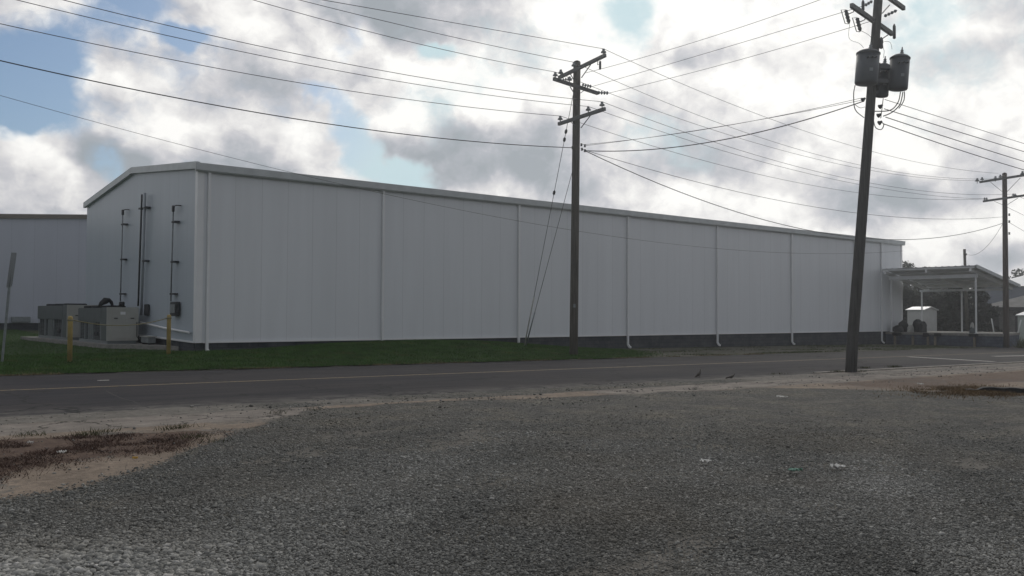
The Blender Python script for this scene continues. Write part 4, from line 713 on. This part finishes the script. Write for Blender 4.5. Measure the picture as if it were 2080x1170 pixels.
def wire(A, B, s_, r, label, cat='power line', group=None, name='power_line', n_=36):
    mb = MB(); mb.tube(sagline(A, B, s_, n_), r*.85, 5); o_ = mb.build(name, CABLE, loc=A); tag(o_, label, cat, group); return o_
def wire2(A, B, obs, r, label, **kw):                                 # sag from one seen point
    A, B = np.array(A), np.array(B); d = (B-A)[:2]; q = onP(*obs, A, d); t = (q[:2]-A[:2])@d/(d@d); zl = A[2]+(B[2]-A[2])*t; s_ = max(.02, (zl-q[2])/(4*t*(1-t))); return wire(A, B, s_, r, label, **kw)
# --- the pole in front of the warehouse
b0 = gnd(1165, 722); Z1_ = (b0-E0)@fw; T1 = atZ(1172, 127, Z1_)
P1 = empty('utility_pole', b0, 'tall wooden utility pole with three crossarms in front of the white warehouse', 'utility pole', 'utility poles')
polebody(P1, b0, T1, .172, .145, PW[0])
c_ = b0+(T1-b0)*.17; mb = MB(); mb.beam(c_-fw*.172-np.array([0, 0, .07]), c_-fw*.172+np.array([0, 0, .07]), .09, .006, (fw[0], fw[1], 0)); mb.build('pole_tag', GALV, P1)
XA = T1[0]-.19; A1 = (onX(1135, 158, XA), onX(1230, 112, XA)); arm(P1, *A1)
YA = T1[1]-.19; A2 = (onY(1124.5, 160, YA), onY(1214, 189.5, YA)); arm(P1, *A2)
A3 = (onX(1134.5, 252, XA), onX(1229, 221, XA)); arm(P1, *A3)
print('ARMS', [np.linalg.norm(a[1]-a[0]) for a in (A1, A2, A3)], T1)
for a, b_, X_ in (((1200, 131), (1181, 158), 0), ((1158, 149), (1170, 170), 0), ((1199, 235), (1180, 260), 0), ((1159, 247), (1168, 255), 0)): brace(P1, onX(*a, XA+.07), onX(*b_, XA+.07))
brace(P1, onY(1158, 176, YA+.07), onY(1167, 191, YA+.07)); brace(P1, onY(1186, 184, YA+.07), onY(1179, 189, YA+.07))
I1 = [onX(1226, 107, XA), onX(1166, 134, XA), onX(1139, 149, XA)]; I2 = [onY(1128, 154, YA), onY(1157, 163, YA)]; I3 = [onX(1223, 214.5, XA), onX(1195, 224, XA), onX(1138, 243, XA)]
for p in I1+I3: pin(P1, p, 1.0)
for p in I2: pin(P1, p, .95)
string(P1, onY(1137, 163, YA-.08), onY(1157, 160, YA-.3)); S_ = [(1182, 172, 1202, 175), (1178, 178, 1200, 181), (1214, 189, 1237, 189)]
string(P1, onY(1182, 172, YA-.1), onY(1202, 176, YA-.25)); string(P1, onY(1214, 188, YA-.08), onY(1236.5, 189, YA-.2))
p = onX(1219, 124, XA); mb = MB(); mb.lathe(p+np.array([0, 0, -.33]), [(.02, 0), (.045, .02), (.045, .30), (.02, .34)], n=10); mb.tube([p+np.array([0, .02, -.1]), p+np.array([0, .14, -.12]), p+np.array([0, .12, .1])], .015, 6); mb.build('lightning_arrester', STL, P1)
LO = [onX(1163, 300, T1[0]), onX(1181, 294, T1[0]-.1), onX(1188, 296, T1[0]-.1), onX(1182, 303, T1[0]-.1), onX(1188, 306, T1[0]-.1)]
for p in LO: bolt(P1, p)
# anchors and guys
an = gnd(1065, 704)
for (px, py), lb in (((1167, 178), 'upper steel guy wire running down to the left of the middle pole'), ((1166, 335), 'lower steel guy wire running down to the left of the middle pole')):
    s_ = atZ(px, py, Z1_); dd = np.array(s_)-an
    t_ = empty('guy_wire', an if py < 200 else an+np.array([.12, .05, 0]), lb, 'guy wire', 'guy wires of the middle pole'); a_ = ORG[t_.name]; mb = MB(); mb.tube([a_, s_], .012, 6); mb.build('strand', STL, t_)
    if py < 200:
        for fr in (.66, .69, .46): c_ = a_+(s_-a_)*(fr+.14); mb = MB(); mb.lathe(c_, [(.015, 0), (.055, .05), (.055, .15), (.015, .2)], s_-a_, 8); mb.build('guy_insulator', DKM, t_)
    mb = MB(); mb.tube([a_+(s_-a_)*.002, a_+(s_-a_)*.2], .028, 8); mb.build('guy_guard', PALE if py < 200 else GALV, t_)
# --- far pole at the right
b3 = g(2044, 706); Z3 = (b3-E0)@fw; T3 = atZ(2040.5, 353, Z3)
P3 = empty('utility_pole', b3, 'distant utility pole with two crossarms at the right end of the dock', 'utility pole', 'utility poles')
polebody(P3, b3, T3, .19, .14, PW[2]); X3 = T3[0]-.18
e1 = onX(1990, 370, X3); m1 = onX(2041, 362, X3); e1b = m1+(m1-e1)*.85; arm(P3, e1, e1b, .11, .14); e2 = onX(1997, 409, X3); m2_ = onX(2042, 402.5, X3); e2b = m2_+(m2_-e2)*.9; arm(P3, e2, e2b, .11, .13)
for a, b_ in (((2012, 370), (2038, 391)), ((2073, 361), (2045, 390)), ((2020, 409), (2039, 417)), ((2068, 402), (2046, 416))): brace(P3, onX(*a, X3-.08), onX(*b_, X3-.08))
for px, py, s_ in ((1985, 366, 1.3), (1995, 363, 1.1), (2022, 362, 1.3), (2032, 358, 1.1), (2077, 352, 1.3), (2000, 403, .8), (2004, 403, .8), (2058, 395, .8), (2062, 395, .8)): pin(P3, onX(px, py+2, X3), s_)
for py in (436, 450, 474): bolt(P3, onX(2050, py, X3+.1), .07)
# stub pole behind the canopy
bs = g(1966, 700, .0); q = onX(1959, 506, 78.0); Zs = (q-E0)@fw; b4 = atZ(1966, 686, Zs); b4[2] = float(zbase(b4[0])); P4 = empty('service_pole', b4, 'short leaning service pole rising behind the canopy roof', 'pole'); mb = MB(); mb.tube([b4-np.array([0, 0, .3]), q], [.13, .11], 12); mb.build('pole', PW[0], P4); bolt(P4, q-np.array([0, .15, .45]), .07)
# --- near transformer pole
b2 = g(1727, 757); Z2_ = (b2-E0)@fw
def Q(px, py, dZ=0.0): return atZ(px, py, Z2_+dZ)
T2 = Q(1788.5, -60, .35); P2 = empty('utility_pole', b2, 'leaning dark utility pole carrying three transformers at the near road edge', 'utility pole', 'utility poles'); polebody(P2, b2, T2, .172, .125, PW[1])
ha = YAW+math.radians(41.3); da = (math.sin(ha), math.cos(ha))
def onA(px, py, off=0.0):
    c_ = Q(1783, 30); n_ = np.array([-da[1], da[0]]); c2 = c_[:2]-n_*off; return onP(px, py, c2, da)
aa_, ab_ = onA(1729.5, 11, -.19), onA(1812, 69, -.19); arm(P2, aa_, ab_, .10, .13); aa2, ab2 = onA(1754, -42, -.19), onA(1836, 17, -.19); arm(P2, aa2, ab2, .10, .13); print('ARM2', np.linalg.norm(ab_-aa_), np.linalg.norm(ab2-aa2))
brace(P2, onA(1807, 10, -.12), onA(1792, 27, -.12)); mb = MB(); 
def cutout(px, py, ln=.42, name='fuse_cutout'):
    c_ = Q(px, py, -.3); h_ = F and ln; mb = MB(); ax_ = np.array(up)*-.97+np.array(rt)*.24; ax_ /= np.linalg.norm(ax_); sd_ = np.array(rt)*-1
    a = c_-ax_*h_/2; mb.lathe(a+np.array(rt)*.05, [(.02, 0), (.06, .03), (.045, .08), (.065, .13), (.045, .18), (.065, .23), (.045, .28), (.06, .34), (.02, h_)], ax_, 10)
    mb.tube([a+sd_*-.05, a+sd_*.09, a+sd_*.07+ax_*h_, a+sd_*-.03+ax_*(h_+.01)], .013, 6); return mb.build(name, STL, P2)
cutout(1718, 34); cutout(1741, 50)
for (px, py, px2, py2) in ((1734, 24, 1725, 28), (1757, 40, 1748, 44), (1805, 70, 1793, 78)): mb = MB(); mb.tube([Q(px, py-6, -.2), Q(px, py, -.2), Q(px2, py2, -.3)], .015, 6); mb.build('bracket', STL, P2)
for (px, py, ln) in ((1753, 12, .30), (1816.5, 65, .42)):
    c_ = Q(px, py, -.1); mb = MB(); mb.lathe(c_-np.array([0, 0, ln/2]), [(.02, 0), (.045, .02), (.045, ln-.05), (.03, ln), (.01, ln+.04)], n=10); mb.build('lightning_arrester', STL, P2)
c_ = Q(1790, 86, .2); mb = MB(); mb.lathe(c_-np.array([0, 0, .2]), [(.02, 0), (.06, .03), (.05, .15), (.065, .2), (.05, .3), (.02, .36)], n=10); mb.build('lightning_arrester', STL, P2)
S2 = [(Q(1757, 11, -.1), Q(1772, 2, 0)), (Q(1796, 33, .1), Q(1822, 21, .3))]
string(P2, *S2[0], n_=3, r=.05); string(P2, *S2[1], n_=4, r=.05)
for px, py in ((1750, 200), (1785, 214), (1782, 232), (1784, 247)):
    c_ = Q(px, py, -.05); mb = MB(); mb.lathe(c_-np.array([0, 0, .06]), [(.02, 0), (.075, .02), (.05, .07), (.03, .13), (.01, .14)], np.array(rt)*.8+np.array([0, 0, .5]), 10); mb.build('spool_insulator', STL, P2)
def transformer(px0, px1, pyt, pyb, dZ, label, bus=1):
    cx = (px0+px1)/2; Z = Z2_+dZ; s_ = Z/F; R_ = (px1-px0)/2*s_; b_ = atZ(cx, pyb, Z); t1 = atZ(cx, pyt, Z); H_ = (t1[2]-b_[2])*.93; ax_ = np.array((T2-b2)/np.linalg.norm(T2-b2)); o_ = b_+np.array([0, 0, .06])
    t_ = empty('transformer', o_, label, 'transformer', 'transformers on the leaning pole'); mb = MB(); mb.lathe(o_, [(R_*.25, -.03), (R_*.9, 0), (R_*.97, .04), (R_*.97, H_*.86)], ax_, 28); mb.build('tank', TANK, t_)
    mb = MB(); mb.lathe(o_+ax_*H_*.86, [(R_*1.02, 0), (R_*1.02, .04), (R_*.8, .10), (R_*.4, .15), (.01, .17)], ax_, 28); mb.build('lid', TANK, t_)
    for k_ in range(bus):
        c_ = o_+ax_*(H_*.86+.10)+np.array(rt)*R_*(-.35 if k_ else .15); mb = MB(); mb.lathe(c_, [(.05, 0), (.07, .03), (.04, .06), (.06, .10), (.035, .13), (.05, .17), (.02, .2), (.02, .27)], ax_, 12); mb.build('bushing', PORC, t_)
    mb = MB(); pc = b2+ax_*((o_-b2)@ax_+H_*.5); dv = pc-(o_+ax_*H_*.5); mb.beam(o_+ax_*H_*.62, o_+ax_*H_*.62+dv*.8, .10, .12); mb.beam(o_+ax_*H_*.22, o_+ax_*H_*.22+dv*.8, .10, .12); mb.beam(o_+ax_*H_*.15+dv*.78, o_+ax_*H_*.72+dv*.78, .12, .03, np.array(rt)); mb.build('hanger', STL, t_)
    for k_ in (-1, 0, 1):
        c_ = o_+ax_*H_*.70+np.array(rt)*k_*.12-np.array([fw[0], fw[1], 0])*math.sqrt(max(.01, R_**2-(k_*.12)**2))*1.0; mb = MB(); mb.lathe(c_, [(.03, -.03), (.03, .05), (.018, .07)], -np.array([fw[0], fw[1], 0]), 8); mb.build('terminal', STL, t_)
    mb = MB(); c_ = o_-np.array([fw[0], fw[1], 0])*R_*.975+ax_*H_*.35; mb.beam(c_-np.array(rt)*.05, c_+np.array(rt)*.05, .012, .09); mb.build('name_plate', GALV, t_)
    return o_
transformer(1736, 1782, 99, 175, -.40, 'dark grey transformer on the left of the leaning pole, nearest of the three'); transformer(1804, 1843, 108, 186, .15, 'dark grey transformer on the right of the leaning pole with thick cable loops'); transformer(1776, 1804, 127, 200, .55, 'dark transformer half hidden behind the leaning pole between the other two')
def loop(pts, r, label):
    P_ = [Q(*p_) for p_ in pts]; fine = []
    for i_ in range(len(P_)-1):
        a, b_, c_, d_ = P_[max(i_-1, 0)], P_[i_], P_[i_+1], P_[min(i_+2, len(P_)-1)]
        for t in np.linspace(0, 1, 6, endpoint=False): fine.append(.5*((2*b_)+(-a+c_)*t+(2*a-5*b_+4*c_-d_)*t*t+(-a+3*b_-3*c_+d_)*t**3))
    fine.append(P_[-1]); mb = MB(); mb.tube(fine, r, 6); return mb.build('jumper_cable', CABLE, P2)
loop([(1737, 173, -.3), (1734, 192, -.3), (1737, 222, -.2), (1755, 239, 0)], .014, '')
loop([(1829, 187, .1), (1824, 208, 0), (1808, 224, -.1), (1776, 226, -.1)], .016, ''); loop([(1834, 187, .1), (1828, 212, 0), (1812, 228, -.1), (1794, 236, -.15)], .016, ''); loop([(1837, 186, .1), (1836, 204, 0), (1826, 220, -.1)], .014, '')
loop([(1841, 118, .1), (1843, 140, .1), (1838, 184, .1)], .014, ''); loop([(1773, 235, -.1), (1778, 258, -.2), (1790, 263, -.2), (1795, 252, -.2), (1784, 246, -.1)], .014, ''); loop([(1794, 200, .3), (1791, 225, 0), (1789, 240, -.1)], .012, '')
loop([(1726, 48, -.3), (1725, 78, -.2), (1745, 88, -.3), (1754, 97, -.4)], .006, ''); loop([(1748, 62, -.3), (1763, 70, -.3), (1773, 80, -.1)], .006, ''); loop([(1792, 94, .2), (1796, 104, .2), (1794, 118, .4)], .006, ''); loop([(1796, 84, .2), (1808, 86, .1), (1812, 100, .1)], .006, ''); loop([(1736, 212, -.2), (1747, 219, -.1), (1757, 217, 0)], .008, '')
# ------------------------------------------------------------------ lines
GL = 'lines running left from the middle pole'; BX = -14.0
def left(A, obs, r, label, yoff=0.0): B, s_ = wirefit(A, (BX, A[1]+yoff), obs); wire(A, B, max(s_, .02), r, label, group=GL)
up_ = np.array([0, 0, .15])
left(I1[0]+up_, [(1026, 50.8), (800, 0)], .012, 'topmost line left of the middle pole, leaving the top of the photo')
left(I1[1]+up_, [(902, 71), (650, 10.5)], .012, 'second line from the top left of the middle pole')
left(I2[0]+up_, [(891, 98.5), (650, 38)], .012, 'third line from the top left of the middle pole')
left(I3[0]+up_, [(700, 129), (300, 42)], .012, 'fourth line from the top, to the right pin of the lower crossarm')
left(I3[1]+up_, [(700, 146), (200, 40)], .012, 'fifth line from the top, to the middle pin of the lower crossarm')
left(I3[2]+up_, [(700, 183), (0, 48)], .013, 'sixth line from the top, to the left pin of the lower crossarm')
left(LO[0], [(700, 256.5), (0, 123)], .019, 'thick low line left of the middle pole, below both crossarms')
A_ = onX(1169, 470, T1[0]+.0); 
GRr = 'lines between the middle and the far pole'
def right(A, B, obs, r, label): wire2(A, B, obs, r, label, group=GRr)
right(I1[0]+up_, onX(2028, 352, X3), (1505, 219), .011, 'highest line between the middle and the far pole'); right(I1[1]+up_, onX(2022, 363, X3), (1410, 231), .011, 'second highest line between the middle and the far pole')
right(I2[0]+up_, onX(1985, 367, X3), (1741, 341), .011, 'third line down between the middle and the far pole'); right(I3[0]+up_, onX(2060, 394, X3), (1499, 304), .011, 'line from the right pin of the lower crossarm to the far pole')
right(I3[1]+up_, onX(2004, 404, X3), (1741, 374), .011, 'line from the middle pin of the lower crossarm to the far pole'); right(I3[2]+up_, onX(2000, 404, X3), (1739, 391), .011, 'line from the left pin of the lower crossarm to the far pole')
right(LO[3], onX(2041, 440, X3), (1445, 377), .013, 'thin low line passing just above the warehouse roof to the far pole'); right(LO[4], onX(2038, 453, X3), (1597, 458), .020, 'thick sagging cable dipping below the warehouse roof edge to the far pole')
wire2(onX(2037, 454, X3), q-np.array([0, .15, .45]), (2000, 505), .014, 'drop line sagging from the far pole to the short service pole', cat='service line', name='service_line')
G2 = 'lines between the middle and the near leaning pole'
def cross(A, B, obs, r, label): wire2(A, B, obs, r, label, group=G2)
cross(onX(1190, 148, XA), Q(1752, -32, 0), (1472, 66), .010, 'highest line crossing up to the leaning transformer pole'); cross(onY(1202, 176, YA-.25), Q(1757, 11, -.1), (1479, 92.5), .010, 'middle of the upper lines crossing to the leaning pole'); cross(onY(1236.5, 189, YA-.2), Q(1779, 40, 0), (1540, 111), .010, 'lowest of the upper lines crossing to the leaning pole')
cross(LO[1], Q(1750, 199, 0), (1472, 256), .009, 'thin upper line of the low bundle to the leaning pole'); cross(LO[2], Q(1753, 203, 0), (1561, 240), .009, 'thin lower line of the low bundle to the leaning pole'); cross(LO[4], Q(1756, 205, 0), (1499, 278), .020, 'thick sagging cable of the low bundle to the leaning pole')
G3 = 'lines leaving the leaning pole to the right'
for A, obs, r, lb in ((Q(1797, 202), [(1940, 247), (2080, 291)], .011, 'uppermost line leaving the leaning pole to the right'), (Q(1796, 221), [(1943, 266.5), (2080, 308)], .015, 'second line leaving the leaning pole to the right'), (Q(1799, 238), [(1940, 284), (2080, 328)], .016, 'third line leaving the leaning pole to the right'), (Q(1796, 252), [(1917, 294), (2080, 345)], .016, 'lowest line leaving the leaning pole to the right')):
    B, s_ = wirefit(A, (60, 14.5), obs); wire(A, B, max(s_, .02), r, lb, group=G3)
G4 = 'lines continuing beyond the far pole'
for i_, (px, py, dz_) in enumerate(((2050, 452, -2.2), (2046, 421, -.4), (2062, 395, .1), (2077, 353, 0))):
    A = onX(px, py, X3+.1); wire(A, A+np.array([38, 2, dz_-.3]), .8, .013, ['lowest line beyond the far pole, falling to the right', 'line beyond the far pole just under its lower crossarm', 'line beyond the far pole from its lower crossarm', 'line beyond the far pole from its top crossarm'][i_], group=G4)
# long thin line crossing in front of the wall
A = np.array(onP(0, 193, (4.5, 30), (1, 0))); Bq = onY(1735, 514, 30.0); B, s_ = wirefit(A, (Bq[0]+2, 30.0), [(590, 356), (1130, 461), (1600, 514)]); A0 = A+np.array([-.01, 0, 0]); print('T', B, s_)
pts_px = [(0, 193), (150, 233), (300, 275), (450, 317), (598, 357), (780, 394), (950, 429), (1130, 461), (1380, 496), (1600, 514), (1740, 515)]
fitp = np.array([onY(a, b_, 30.0)[[0, 2]] for a, b_ in pts_px]); co = np.polyfit(fitp[:, 0], fitp[:, 1], 2); xs_ = np.linspace(-10, 58, 70); mb = MB(); mb.tube([(x, 30.0, np.polyval(co, x)) for x in xs_], .007, 5); tag(mb.build('telephone_line', CABLE), 'very thin line sagging across the face of the white warehouse', 'telephone line'); print('TEL', co, fitp[:, 0])
# ------------------------------------------------------------------ veil of air added to imitate lens glare
hm = bpy.data.materials.new('glare_air'); hm.use_nodes = True; nt = hm.node_tree; nt.nodes.clear()
pv = nt.nodes.new('ShaderNodeVolumePrincipled'); pv.inputs['Color'].default_value = (.93, .96, 1, 1); pv.inputs['Density'].default_value = .0010; pv.inputs['Anisotropy'].default_value = .8
om = nt.nodes.new('ShaderNodeOutputMaterial'); nt.links.new(pv.outputs[0], om.inputs['Volume'])
mb = MB(); mb.box((-520, -320, -8.5), (920, 920, 16.5)); hz = mb.build('veil', hm); tag(hz, kind='stuff'); hz['label'] = 'thin bright haze added over the whole street to imitate lens glare'; hz['category'] = 'veil'
sc.cycles.volume_bounces = 1
